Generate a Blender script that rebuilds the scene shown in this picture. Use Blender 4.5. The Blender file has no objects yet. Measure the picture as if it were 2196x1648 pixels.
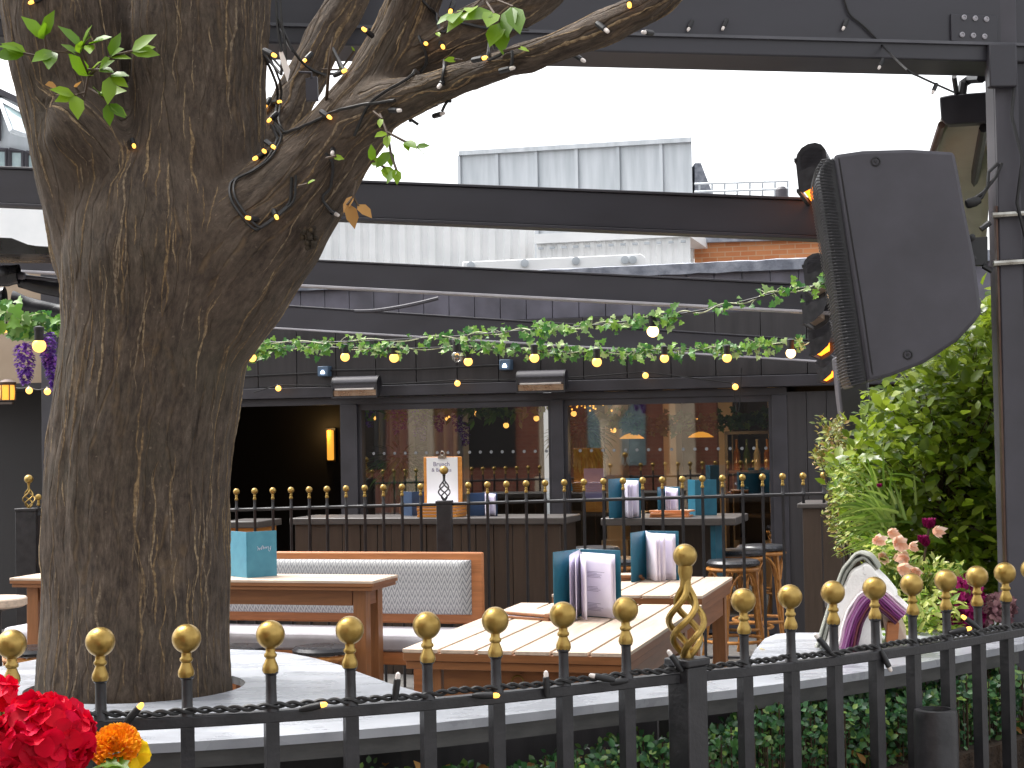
import bpy, math, random
from mathutils import Vector as V, Matrix, noise, Quaternion
from mathutils.bvhtree import BVHTree
random.seed(11)
R = math.radians
scene = bpy.context.scene
col = scene.collection
# ------------------------------------------------------------------ camera geometry
F, CX, CY = 3500.0, 1098.0, 824.0
PITCH, ROLL = math.atan(106 / F), 0.017
EYE = V((0, 0, 1.6))
fwd = V((0, math.cos(PITCH), math.sin(PITCH)))
_up = V((0, -math.sin(PITCH), math.cos(PITCH)))
_rt = V((1, 0, 0))
RT = _rt * math.cos(ROLL) - _up * math.sin(ROLL)
UP = _up * math.cos(ROLL) + _rt * math.sin(ROLL)
def ray(px, py): return fwd + RT * ((px - CX) / F) + UP * ((CY - py) / F)
def PY(px, py, Y):
    d = ray(px, py); return EYE + d * (Y / d.y)
def PZ(px, py, z):
    d = ray(px, py); return EYE + d * ((z - EYE.z) / d.z)
TH = math.atan(.283)
U3 = V((math.cos(TH), -math.sin(TH), 0)); V3 = V((math.sin(TH), math.cos(TH), 0))
def G(u, w, z): return U3 * u + V3 * w + V((0, 0, z))
def UW(p): return (p.dot(U3), p.dot(V3), p.z)
def PW(px, py, w):                      # ray against the grid plane at depth w -> (u, z)
    d = ray(px, py); t = w / d.dot(V3); p = EYE + d * t
    return p.dot(U3), p.z
# ------------------------------------------------------------------ scene graph helpers
def tag(o, label=None, cat=None, group=None, kind=None):
    if label: o['label'] = label
    if cat: o['category'] = cat
    if group: o['group'] = group
    if kind: o['kind'] = kind
    return o
def thing(name, label, cat, loc=(0, 0, 0), rotz=0, group=None):
    o = bpy.data.objects.new(name, None); col.objects.link(o)
    o.location = loc; o.rotation_euler = (0, 0, rotz); o.empty_display_size = .1
    return tag(o, label, cat, group)
def gthing(name, label, cat, u, w, z=0, group=None, extra=0):
    return thing(name, label, cat, G(u, w, z), -TH + extra, group)
def link(name, me, parent=None, loc=(0, 0, 0), rot=None, bev=0):
    o = bpy.data.objects.new(name, me); col.objects.link(o)
    if parent: o.parent = parent
    o.location = loc
    if rot is not None: o.rotation_euler = rot
    if bev:
        b = o.modifiers.new('bevel', 'BEVEL'); b.width = bev; b.segments = 2; b.limit_method = 'ANGLE'; b.angle_limit = R(40)
    return o
def copy_tree(o, parent=None):
    c = o.copy(); col.objects.link(c); c.parent = parent
    for ch in list(o.children): copy_tree(ch, c)
    return c
def woff(p):
    v = V((0, 0, 0))
    while p: v += V(p.location); p = p.parent
    return v
def frame(d):
    d = V(d).normalized()
    a = V((0, 0, 1)) if abs(d.z) < .9 else V((1, 0, 0))
    s = d.cross(a).normalized(); return d, s, s.cross(d).normalized()
class MB:
    def __init__(s): s.v = []; s.f = []; s.m = []; s.cm = 0
    def add(s, vs, fs):
        n = len(s.v); s.v += [tuple(x) for x in vs]
        for f in fs: s.f.append([i + n for i in f]); s.m.append(s.cm)
    def hexa(s, p): s.add(p, [(0, 3, 2, 1), (4, 5, 6, 7), (0, 1, 5, 4), (1, 2, 6, 5), (2, 3, 7, 6), (3, 0, 4, 7)])
    def box(s, x0, x1, y0, y1, z0, z1):
        s.hexa([(x0, y0, z0), (x1, y0, z0), (x1, y1, z0), (x0, y1, z0), (x0, y0, z1), (x1, y0, z1), (x1, y1, z1), (x0, y1, z1)])
    def obox(s, c, ax, ay, az, hx, hy, hz):
        c = V(c); X, Y, Z = V(ax) * hx, V(ay) * hy, V(az) * hz
        s.hexa([c - X - Y - Z, c + X - Y - Z, c + X + Y - Z, c - X + Y - Z, c - X - Y + Z, c + X - Y + Z, c + X + Y + Z, c - X + Y + Z])
    def beam(s, a, b, w, h, up=(0, 0, 1)):
        a, b = V(a), V(b); d = (b - a); L = d.length; d.normalize()
        sd = d.cross(V(up)).normalized(); u = sd.cross(d).normalized()
        s.obox((a + b) / 2, d, sd, u, L / 2, w / 2, h / 2)
    def tube(s, pts, rad, n=8, caps=True, closed=False):
        pts = [V(p) for p in pts]
        if not hasattr(rad, '__len__'): rad = [rad] * len(pts)
        N = len(pts); rings = []; pu = None
        for i, p in enumerate(pts):
            if closed: t = pts[(i + 1) % N] - pts[i - 1]
            else: t = pts[min(i + 1, N - 1)] - pts[max(i - 1, 0)]
            if t.length < 1e-9: t = V((0, 0, 1))
            t.normalize()
            if pu is None: _, sd, u = frame(t)
            else:
                u = pu - t * pu.dot(t)
                if u.length < 1e-6: _, sd, u = frame(t)
                u.normalize(); sd = t.cross(u)
            pu = u
            rings.append([p + (u * math.cos(2 * math.pi * k / n) + t.cross(u) * math.sin(2 * math.pi * k / n)) * rad[i] for k in range(n)])
        vs = [q for r in rings for q in r]; fs = []
        for i in range(N - 1 + (1 if closed else 0)):
            j = (i + 1) % N
            for k in range(n):
                k2 = (k + 1) % n; fs.append((i * n + k, i * n + k2, j * n + k2, j * n + k))
        if caps and not closed:
            fs.append(tuple(range(n - 1, -1, -1))); fs.append(tuple((N - 1) * n + k for k in range(n)))
        s.add(vs, fs)
    def lathe(s, prof, o=(0, 0, 0), axis=(0, 0, 1), n=16):
        o = V(o); t, a, b = frame(axis); vs = []; fs = []; N = len(prof)
        for r, h in prof:
            for k in range(n):
                an = 2 * math.pi * k / n; vs.append(o + t * h + (a * math.cos(an) + b * math.sin(an)) * max(r, 1e-5))
        for i in range(N - 1):
            for k in range(n):
                k2 = (k + 1) % n; fs.append((i * n + k, i * n + k2, (i + 1) * n + k2, (i + 1) * n + k))
        fs.append(tuple(range(n - 1, -1, -1))); fs.append(tuple((N - 1) * n + k for k in range(n)))
        s.add(vs, fs)
    def ball(s, c, r, n=12, m=8, sx=1, sy=1, sz=1):
        vs = []; fs = []; c = V(c)
        for i in range(m + 1):
            ph = math.pi * i / m
            for k in range(n):
                an = 2 * math.pi * k / n
                vs.append(c + V((r * sx * math.sin(ph) * math.cos(an), r * sy * math.sin(ph) * math.sin(an), r * sz * math.cos(ph))))
        for i in range(m):
            for k in range(n):
                k2 = (k + 1) % n; fs.append((i * n + k, (i + 1) * n + k, (i + 1) * n + k2, i * n + k2))
        s.add(vs, fs)
    def prism(s, poly, ext):
        n = len(poly); a = [V(p) for p in poly]; e = V(ext); b = [p + e for p in a]
        s.add(a + b, [tuple(range(n)), tuple(range(2 * n - 1, n - 1, -1))] + [(i, i + n, (i + 1) % n + n, (i + 1) % n) for i in range(n)])
    def grid(s, fn, nu, nv):
        vs = [fn(i / nu, j / nv) for j in range(nv + 1) for i in range(nu + 1)]
        fs = [(j * (nu + 1) + i, j * (nu + 1) + i + 1, (j + 1) * (nu + 1) + i + 1, (j + 1) * (nu + 1) + i) for j in range(nv) for i in range(nu)]
        s.add(vs, fs)
    def leaf(s, p, d, up, L, W, fold=.25, droop=.2):
        p = V(p); d = V(d).normalized(); sd = d.cross(V(up))
        if sd.length < 1e-4: sd = d.orthogonal()
        sd.normalize(); nn = sd.cross(d).normalized()
        def q(t, w): return p + d * (t * L) + sd * (w * W) + nn * (fold * abs(w) * W - droop * t * t * L)
        s.add([q(0, 0), q(.28, .42), q(.62, .42), q(1, 0), q(.62, -.42), q(.28, -.42), q(.3, 0), q(.65, 0)],
              [(0, 1, 6), (1, 2, 7, 6), (2, 3, 7), (0, 6, 5), (6, 7, 4, 5), (7, 3, 4)])
    def ivy(s, p, d, up, L):
        p = V(p); d = V(d).normalized(); sd = d.cross(V(up))
        if sd.length < 1e-4: sd = d.orthogonal()
        sd.normalize(); nn = sd.cross(d).normalized()
        sh = [(0, 0), (-.12, .28), (.12, .52), (.35, .30), (.62, .36), (.66, .16), (1, 0), (.66, -.16), (.62, -.36), (.35, -.30), (.12, -.52), (-.12, -.28)]
        vs = [p + d * (a * L) + sd * (b * L) + nn * (abs(b) * .3 * L - .25 * a * a * L) for a, b in sh] + [p + d * (.33 * L)]
        s.add(vs, [(i, (i + 1) % 12, 12) for i in range(12)])
    def mesh(s, name, mats, smooth=True, ang=38):
        me = bpy.data.meshes.new(name); me.from_pydata(s.v, [], s.f)
        if not isinstance(mats, (list, tuple)): mats = [mats]
        for m in mats: me.materials.append(m)
        if len(mats) > 1: me.polygons.foreach_set('material_index', s.m)
        if smooth:
            me.shade_smooth(); me.set_sharp_from_angle(angle=R(ang))
        me.update(); return me
    def build(s, name, mats, parent=None, local=False, smooth=True, bev=0, ang=38):
        if parent is not None and not local:
            o = woff(parent); s.v = [(a - o.x, b - o.y, c - o.z) for a, b, c in s.v]
        return link(name, s.mesh(name, mats, smooth, ang), parent, bev=bev)
def solo(name, mb, mats, label, cat, loc=None, group=None, bev=0, smooth=True, kind=None):
    """a thing that is one mesh; vertices in world space, origin moved to loc"""
    l = V(loc) if loc is not None else V(mb.v[0])
    mb.v = [(a - l.x, b - l.y, c - l.z) for a, b, c in mb.v]
    o = link(name, mb.mesh(name, mats, smooth), None, l, bev=bev)
    return tag(o, label, cat, group, kind)
# ------------------------------------------------------------------ materials
def srgb(r, g, b):
    f = lambda c: (c / 255 / 12.92) if c <= 10 else ((c / 255 + .055) / 1.055) ** 2.4
    return (f(r), f(g), f(b), 1)
class NT:
    def __init__(s, name):
        s.mat = bpy.data.materials.new(name); s.mat.use_nodes = True
        s.n = s.mat.node_tree.nodes; s.l = s.mat.node_tree.links
        s.bsdf = s.n['Principled BSDF']; s.out = s.n['Material Output']
    def new(s, t, **k):
        n = s.n.new(t)
        for a, b in k.items(): setattr(n, a, b)
        return n
    def put(s, sock, v):
        if isinstance(v, bpy.types.NodeSocket): s.l.new(v, sock)
        else: sock.default_value = v
    def coord(s, scale=(1, 1, 1), which='Object', rot=(0, 0, 0)):
        c = s.new('ShaderNodeTexCoord'); m = s.new('ShaderNodeMapping')
        s.l.new(c.outputs[which], m.inputs[0]); m.inputs['Scale'].default_value = scale; m.inputs['Rotation'].default_value = rot
        return m.outputs[0]
    def noise(s, vec, scale, detail=4, rough=.55, dist=0):
        n = s.new('ShaderNodeTexNoise'); s.l.new(vec, n.inputs['Vector'])
        n.inputs['Scale'].default_value = scale; n.inputs['Detail'].default_value = detail
        n.inputs['Roughness'].default_value = rough; n.inputs['Distortion'].default_value = dist
        return n.outputs['Fac']
    def ramp(s, fac, stops):
        r = s.new('ShaderNodeValToRGB'); s.l.new(fac, r.inputs[0]); e = r.color_ramp.elements
        while len(e) < len(stops): e.new(.5)
        for i, (p, c) in enumerate(stops):
            e[i].position = p; e[i].color = c if hasattr(c, '__len__') else (c, c, c, 1)
        return r.outputs[0]
    def mix(s, fac, a, b, mode='MIX'):
        m = s.new('ShaderNodeMix', data_type='RGBA', blend_type=mode)
        s.put(m.inputs[0], fac); s.put(m.inputs[6], a); s.put(m.inputs[7], b); return m.outputs[2]
    def math(s, op, a, b=None, c=None):
        m = s.new('ShaderNodeMath', operation=op); s.put(m.inputs[0], a)
        if b is not None: s.put(m.inputs[1], b)
        if c is not None: s.put(m.inputs[2], c)
        return m.outputs[0]
    def bump(s, h, strength=.3, dist=.01):
        b = s.new('ShaderNodeBump'); s.l.new(h, b.inputs['Height'])
        b.inputs['Strength'].default_value = strength; b.inputs['Distance'].default_value = dist
        s.l.new(b.outputs[0], s.bsdf.inputs['Normal'])
    def set(s, **k):
        for a, b in k.items(): s.put(s.bsdf.inputs[a.replace('_', ' ')], b)
        return s
def pmat(name, c1, c2=None, rough=.5, metal=0, scale=8, stretch=(1, 1, 1), detail=5, lo=.35, hi=.65, bump=.15, bscale=60, bdist=.003, spec=.5, rvar=.12, coat=0):
    t = NT(name)
    vec = t.coord(stretch)
    n1 = t.noise(vec, scale, detail)
    c = t.ramp(n1, [(lo, c1), (hi, c2 or c1)])
    t.put(t.bsdf.inputs['Base Color'], c)
    n2 = t.noise(vec, bscale, 4)
    r = t.math('ADD', t.math('MULTIPLY', t.math('SUBTRACT', n1, .5), rvar * 2), rough)
    t.put(t.bsdf.inputs['Roughness'], r)
    t.set(Metallic=metal, Specular_IOR_Level=spec, Coat_Weight=coat)
    if bump: t.bump(n2, bump, bdist)
    return t.mat
def leafmat(name, cols, rough=.4, trans=.35, tcol=None):
    spec = .15 if 'petal' in name else .5
    spec = .15 if 'petal' in name else .5
    t = NT(name)
    g = t.new('ShaderNodeNewGeometry')
    n = len(cols)
    c = t.ramp(g.outputs['Random Per Island'], [((i + .5) / n, x) for i, x in enumerate(cols)])
    t.put(t.bsdf.inputs['Base Color'], c); t.set(Roughness=rough, Specular_IOR_Level=spec)
    tr = t.new('ShaderNodeBsdfTranslucent'); ms = t.new('ShaderNodeMixShader')
    t.put(tr.inputs['Color'], t.mix(.5, c, tcol or cols[-1])); ms.inputs[0].default_value = trans
    t.l.new(t.bsdf.outputs[0], ms.inputs[1]); t.l.new(tr.outputs[0], ms.inputs[2]); t.l.new(ms.outputs[0], t.out.inputs[0])
    return t.mat
def glow(name, c, s):
    t = NT(name); t.set(Base_Color=c, Emission_Color=c, Emission_Strength=s, Roughness=.3)
    return t.mat
M = {}
M['iron'] = pmat('black_iron_paint', srgb(30, 30, 33), srgb(44, 43, 46), .42, scale=18, bump=.35, bscale=90)
M['gold'] = pmat('gold_paint', srgb(142, 114, 54), srgb(174, 146, 84), .34, metal=.8, scale=25, bump=.3, bscale=120, lo=.3, hi=.7, bdist=.002)
M['char'] = pmat('charcoal_paint', srgb(46, 45, 50), srgb(58, 56, 62), .5, scale=5, bump=.12, bscale=40)
M['beam'] = pmat('pergola_paint', srgb(42, 41, 47), srgb(52, 51, 58), .45, scale=3, bump=.05, bscale=30, stretch=(.4, 1, 1))
M['lip'] = pmat('pergola_lip', srgb(150, 148, 154), srgb(172, 170, 176), .4, scale=5)  # pale tone paints the bright highlight along the lower beam flanges
M['slate'] = pmat('slate_cladding', srgb(80, 79, 88), srgb(102, 100, 112), .45, scale=4, bump=.2, bscale=25)
M['lead'] = pmat('lead_coping', srgb(105, 110, 122), srgb(150, 155, 166), .4, scale=9, bump=.4, bscale=30, bdist=.01)
M['board'] = pmat('dark_boards', srgb(43, 41, 43), srgb(55, 52, 54), .55, scale=6, bump=.2, bscale=40, stretch=(3, 3, .3))
M['black'] = pmat('black_plastic', srgb(22, 22, 24), srgb(30, 30, 33), .45, scale=20, bump=.1)
M['spk'] = pmat('speaker_paint', srgb(58, 56, 62), srgb(70, 68, 75), .55, scale=4, bump=.25, bscale=350, bdist=.001)
M['grille'] = pmat('grille_steel', srgb(34, 34, 37), srgb(52, 51, 55), .5, scale=40, bump=.2, bscale=300)
M['rubber'] = pmat('rubber_cable', srgb(20, 20, 21), srgb(34, 33, 34), .55, scale=30, bump=.2)
M['steel'] = pmat('bright_steel', srgb(190, 188, 180), srgb(150, 146, 138), .25, metal=1, scale=20)
M['copper'] = pmat('copper_edge', srgb(92, 72, 62), srgb(78, 58, 50), .4, metal=.6, scale=12)
M['white'] = pmat('white_paint', srgb(238, 239, 239), srgb(226, 228, 229), .5, scale=2)
M['zinc'] = pmat('zinc_panels', srgb(165, 172, 178), srgb(186, 192, 198), .5, scale=2.2, stretch=(2, 2, .2), detail=8)
M['ledge'] = pmat('weathered_ledge_paint', srgb(148, 151, 158), srgb(174, 177, 184), .28, scale=4, bump=.2, bscale=26, bdist=.004, stretch=(1, 2.2, 1), detail=8)
M['fascia'] = pmat('grey_fascia', srgb(66, 66, 66), srgb(84, 83, 82), .55, scale=10, stretch=(1, 1, 3))
M['paper'] = pmat('menu_paper', srgb(222, 216, 236), srgb(232, 228, 242), .6, scale=8, bump=.05)
M['trim'] = pmat('beam_trim', srgb(70, 70, 76), srgb(84, 84, 90), .4)
M['ink'] = pmat('print_ink', srgb(120, 112, 140), srgb(130, 122, 150), .7)
M['teal'] = pmat('teal_cover', srgb(26, 88, 110), srgb(34, 102, 124), .45, scale=14, bump=.15, bscale=200)
M['tealL'] = pmat('teal_cover_light', srgb(60, 128, 152), srgb(72, 142, 164), .45, scale=14, bump=.15, bscale=200)
M['navy'] = pmat('navy_cover', srgb(24, 52, 86), srgb(32, 62, 98), .45, scale=14)
M['lav'] = pmat('lavender_sheet', srgb(150, 140, 190), srgb(160, 150, 198), .6, scale=5)
M['rattan'] = pmat('rattan', srgb(150, 96, 40), srgb(186, 128, 62), .4, scale=30, bump=.3, bscale=120)
M['weave'] = None
M['cream'] = pmat('cream_wool', srgb(240, 237, 232), srgb(248, 246, 242), .9, scale=12, bump=.5, bscale=160, bdist=.004)
M['sage'] = pmat('grey_green_wool', srgb(150, 152, 142), srgb(172, 172, 162), .9, scale=12, bump=.5, bscale=160, bdist=.004)
M['cushion'] = pmat('grey_cushion', srgb(176, 172, 178), srgb(190, 188, 194), .75, scale=10, bump=.3, bscale=200)
M['clip'] = pmat('clipboard_wood', srgb(186, 118, 42), srgb(208, 142, 64), .45, scale=10, stretch=(1, 1, 6), bump=.1)
M['ground'] = pmat('paving', srgb(92, 90, 88), srgb(116, 113, 110), .75, scale=1.2, bump=.3, bscale=30, bdist=.01)
M['soil'] = pmat('soil', srgb(46, 36, 28), srgb(70, 54, 40), .95, scale=12, bump=.8, bscale=40, bdist=.03)
M['beige'] = pmat('beige_render', srgb(150, 132, 112), srgb(166, 148, 128), .8, scale=3)
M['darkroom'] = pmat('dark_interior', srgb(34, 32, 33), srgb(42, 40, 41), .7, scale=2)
M['stone'] = pmat('cream_stone', srgb(196, 176, 152), srgb(214, 196, 172), .7, scale=2)
M['vinyl'] = pmat('black_vinyl', srgb(24, 24, 27), srgb(38, 37, 42), .28, scale=6, bump=.2, bscale=12, bdist=.02)
M['bulb'] = glow('warm_bulb', (1, .47, .10, 1), .75)
M['bulbw'] = glow('bright_bulb', (1, .66, .30, 1), 1.2)
M['led'] = glow('fairy_led', (1, .45, .07, 1), .8)
M['leddim'] = pmat('clear_led', srgb(215, 205, 200), srgb(235, 228, 220), .2, scale=10)
M['heat'] = glow('heater_glow', srgb(255, 128, 26), 1.5)
M['amber'] = glow('amber_glow', (1, .42, .05, 1), .32)
M['coldlamp'] = glow('sensor_lamp', srgb(220, 235, 255), 1.3)
M['refl'] = pmat('heater_reflector', srgb(180, 150, 125), srgb(205, 180, 155), .3, metal=.8, scale=14)
M['wist'] = leafmat('wisteria_petals', [srgb(96, 50, 150), srgb(130, 80, 180), srgb(170, 130, 205), srgb(110, 60, 160)], .6, .25)
M['leaf_ivy'] = leafmat('ivy_leaf', [srgb(58, 108, 48), srgb(108, 158, 52), srgb(150, 188, 70), srgb(78, 134, 60), srgb(190, 210, 140), srgb(64, 116, 54)], .45, .4)
M['leaf_bush'] = leafmat('bush_leaf', [srgb(60, 88, 20), srgb(96, 122, 24), srgb(124, 148, 32), srgb(76, 104, 22), srgb(148, 166, 54)], .33, .45)
M['leaf_sprig'] = leafmat('tree_leaf', [srgb(84, 122, 20), srgb(118, 152, 28), srgb(142, 172, 36), srgb(100, 136, 24)], .4, .45)
M['leaf_brown'] = leafmat('dry_leaf', [srgb(150, 104, 50), srgb(180, 134, 72)], .7, .3)
M['leaf_hedge'] = leafmat('hedge_leaf', [srgb(44, 84, 56), srgb(62, 108, 62), srgb(84, 130, 66), srgb(52, 96, 66), srgb(136, 166, 76), srgb(46, 88, 60), srgb(72, 118, 66)], .3, .2)
M['leaf_var'] = leafmat('variegated_leaf', [srgb(116, 146, 40), srgb(172, 184, 74), srgb(206, 208, 124), srgb(96, 132, 38)], .4, .35)
M['leaf_olive'] = leafmat('small_shrub_leaf', [srgb(70, 86, 30), srgb(120, 112, 42), srgb(150, 110, 50), srgb(90, 110, 40), srgb(150, 158, 70)], .45, .3)
M['blade'] = leafmat('grass_blade', [srgb(110, 140, 50), srgb(160, 180, 90), srgb(90, 120, 40)], .4, .35)
M['red'] = leafmat('red_petal', [srgb(188, 0, 36), srgb(222, 6, 48), srgb(206, 2, 34), srgb(228, 18, 70), srgb(170, 0, 32)], .6, .2)
M['orange'] = leafmat('marigold_petal', [srgb(224, 120, 10), srgb(238, 150, 14), srgb(206, 84, 12), srgb(240, 164, 26)], .6, .25)
M['yellow'] = leafmat('yellow_petal', [srgb(236, 190, 16), srgb(240, 204, 30)], .6, .3)
M['magenta'] = leafmat('magenta_petal', [srgb(104, 6, 62), srgb(130, 14, 80), srgb(150, 28, 96)], .6, .12)
M['dot'] = pmat('frosted_dot', srgb(120, 122, 124), srgb(140, 142, 144), .6)
M['dusty'] = leafmat('dusty_petal', [srgb(120, 84, 92), srgb(146, 110, 112)], .6, .25)
M['peach'] = leafmat('peach_petal', [srgb(232, 184, 156), srgb(238, 200, 176), srgb(226, 164, 132), srgb(244, 222, 206)], .6, .35)
M['stem'] = pmat('stem', srgb(58, 44, 30), srgb(78, 60, 42), .7, scale=20)
M['gstem'] = pmat('green_stem', srgb(80, 104, 40), srgb(96, 120, 50), .6, scale=20)
M['vine'] = pmat('vine_stem', srgb(150, 156, 120), srgb(180, 184, 150), .6, scale=20)
def teak(name, cside, ctop, axis):
    """oiled hardwood, with sky glare put into the paler colour of the top boards"""
    t = NT(name); st = [6, 6, 6]; st[axis] = .5
    vec = t.coord(tuple(st)); n = t.noise(vec, 7, 8, .6, .6)
    g = t.ramp(n, [(.3, cside), (.7, tuple(min(1, x * 1.5) for x in cside[:3]) + (1,))])
    t.put(t.bsdf.inputs['Base Color'], g); t.set(Roughness=.42)
    t.bump(t.noise(vec, 26, 5), .15, .003); return t.mat
M['teak'] = teak('teak_side', srgb(124, 80, 47), None, 0)
M['teaky'] = teak('teak_length', srgb(120, 76, 48), None, 1)
M['teakz'] = teak('teak_upright', srgb(128, 84, 50), None, 2)
M['teaktop'] = teak('skylit_teak', srgb(184, 164, 146), None, 1)  # tabletop glare from the sky is painted in as a pale colour
M['teaktopx'] = teak('skylit_teak_cross', srgb(188, 168, 150), None, 0)
M['bench'] = teak('orange_teak', srgb(166, 106, 64), None, 0)
M['plank'] = teak('brown_plank', srgb(62, 51, 43), None, 2)
M['bartop'] = teak('grey_bar_top', srgb(70, 66, 64), None, 0)
M['stoolwood'] = M['rattan']
def weave():
    t = NT('black_weave'); v = t.coord((1, 1, 1)); c = t.new('ShaderNodeTexChecker'); t.l.new(v, c.inputs[0]); c.inputs['Scale'].default_value = 110
    t.put(t.bsdf.inputs['Base Color'], t.mix(c.outputs['Fac'], srgb(20, 21, 24), srgb(64, 66, 72))); t.set(Roughness=.35)
    t.bump(c.outputs['Fac'], .5, .003); return t.mat
M['weave'] = weave()
def zigzag():
    t = NT('zigzag_fabric'); c = t.new('ShaderNodeTexCoord'); s = t.new('ShaderNodeSeparateXYZ'); t.l.new(c.outputs['Object'], s.inputs[0])
    pp = t.math('PINGPONG', s.outputs['X'], .0185)
    zz = t.math('ADD', s.outputs['Z'], t.math('MULTIPLY', pp, 2.7))
    fr = t.math('DIVIDE', t.math('FLOORED_MODULO', zz, .042), .042)
    nn = t.noise(t.coord(), 260, 2)
    fr2 = t.math('ADD', fr, t.math('MULTIPLY', t.math('SUBTRACT', nn, .5), .12))
    colr = t.ramp(fr2, [(.0, srgb(206, 205, 202)), (.16, srgb(210, 209, 206)), (.22, srgb(150, 151, 154)), (.45, srgb(128, 129, 133)), (.62, srgb(138, 139, 143)), (.68, srgb(190, 190, 188)), (.80, srgb(196, 196, 194)), (.86, srgb(140, 141, 145)), (.97, srgb(150, 151, 154)), (1, srgb(206, 205, 202))])
    t.put(t.bsdf.inputs['Base Color'], colr); t.set(Roughness=.85)
    t.bump(nn, .3, .003); return t.mat
M['zig'] = zigzag()
def brick(name, c1, c2, mortar, bw=.225, bh=.075):
    t = NT(name); v = t.coord((1, 1, 1), rot=(R(90), 0, 0))
    b = t.new('ShaderNodeTexBrick'); t.l.new(v, b.inputs[0])
    b.inputs['Scale'].default_value = 1; b.inputs['Brick Width'].default_value = bw; b.inputs['Row Height'].default_value = bh
    b.inputs['Mortar Size'].default_value = .008; b.inputs['Color1'].default_value = c1; b.inputs['Color2'].default_value = c2; b.inputs['Mortar'].default_value = mortar
    n = t.noise(t.coord(), 3, 6)
    t.put(t.bsdf.inputs['Base Color'], t.mix(.35, b.outputs['Color'], t.ramp(n, [(.3, c1), (.7, c2)]), 'MIX'))
    t.set(Roughness=.85); t.bump(b.outputs['Fac'], -.4, .01); return t.mat
M['brick'] = brick('orange_brick', srgb(180, 108, 66), srgb(204, 140, 94), srgb(190, 160, 130))
M['redbrick'] = brick('red_brick', srgb(128, 70, 56), srgb(150, 88, 70), srgb(150, 130, 116))
def glass():
    t = NT('window_glass'); tr = t.new('ShaderNodeBsdfTransparent'); tr.inputs[0].default_value = (.72, .74, .74, 1)
    gl = t.new('ShaderNodeBsdfGlossy'); gl.inputs['Roughness'].default_value = .02; gl.inputs['Color'].default_value = (1, 1, 1, 1)
    ms = t.new('ShaderNodeMixShader'); ms.inputs[0].default_value = .20
    t.l.new(tr.outputs[0], ms.inputs[1]); t.l.new(gl.outputs[0], ms.inputs[2]); t.l.new(ms.outputs[0], t.out.inputs[0]); return t.mat
M['glass'] = glass()
def glasslite(name, c, f):
    t = NT(name); tr = t.new('ShaderNodeBsdfTransparent'); tr.inputs[0].default_value = c
    gl = t.new('ShaderNodeBsdfGlossy'); gl.inputs['Roughness'].default_value = .03
    ms = t.new('ShaderNodeMixShader'); ms.inputs[0].default_value = f
    t.l.new(tr.outputs[0], ms.inputs[1]); t.l.new(gl.outputs[0], ms.inputs[2]); t.l.new(ms.outputs[0], t.out.inputs[0]); return t.mat
M['bulbglass'] = glasslite('clear_bulb_glass', (.85, .82, .78, 1), .15)
M['officeglass'] = pmat('office_glass', srgb(120, 140, 145), srgb(160, 178, 180), .08, scale=3, bump=0)
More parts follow.
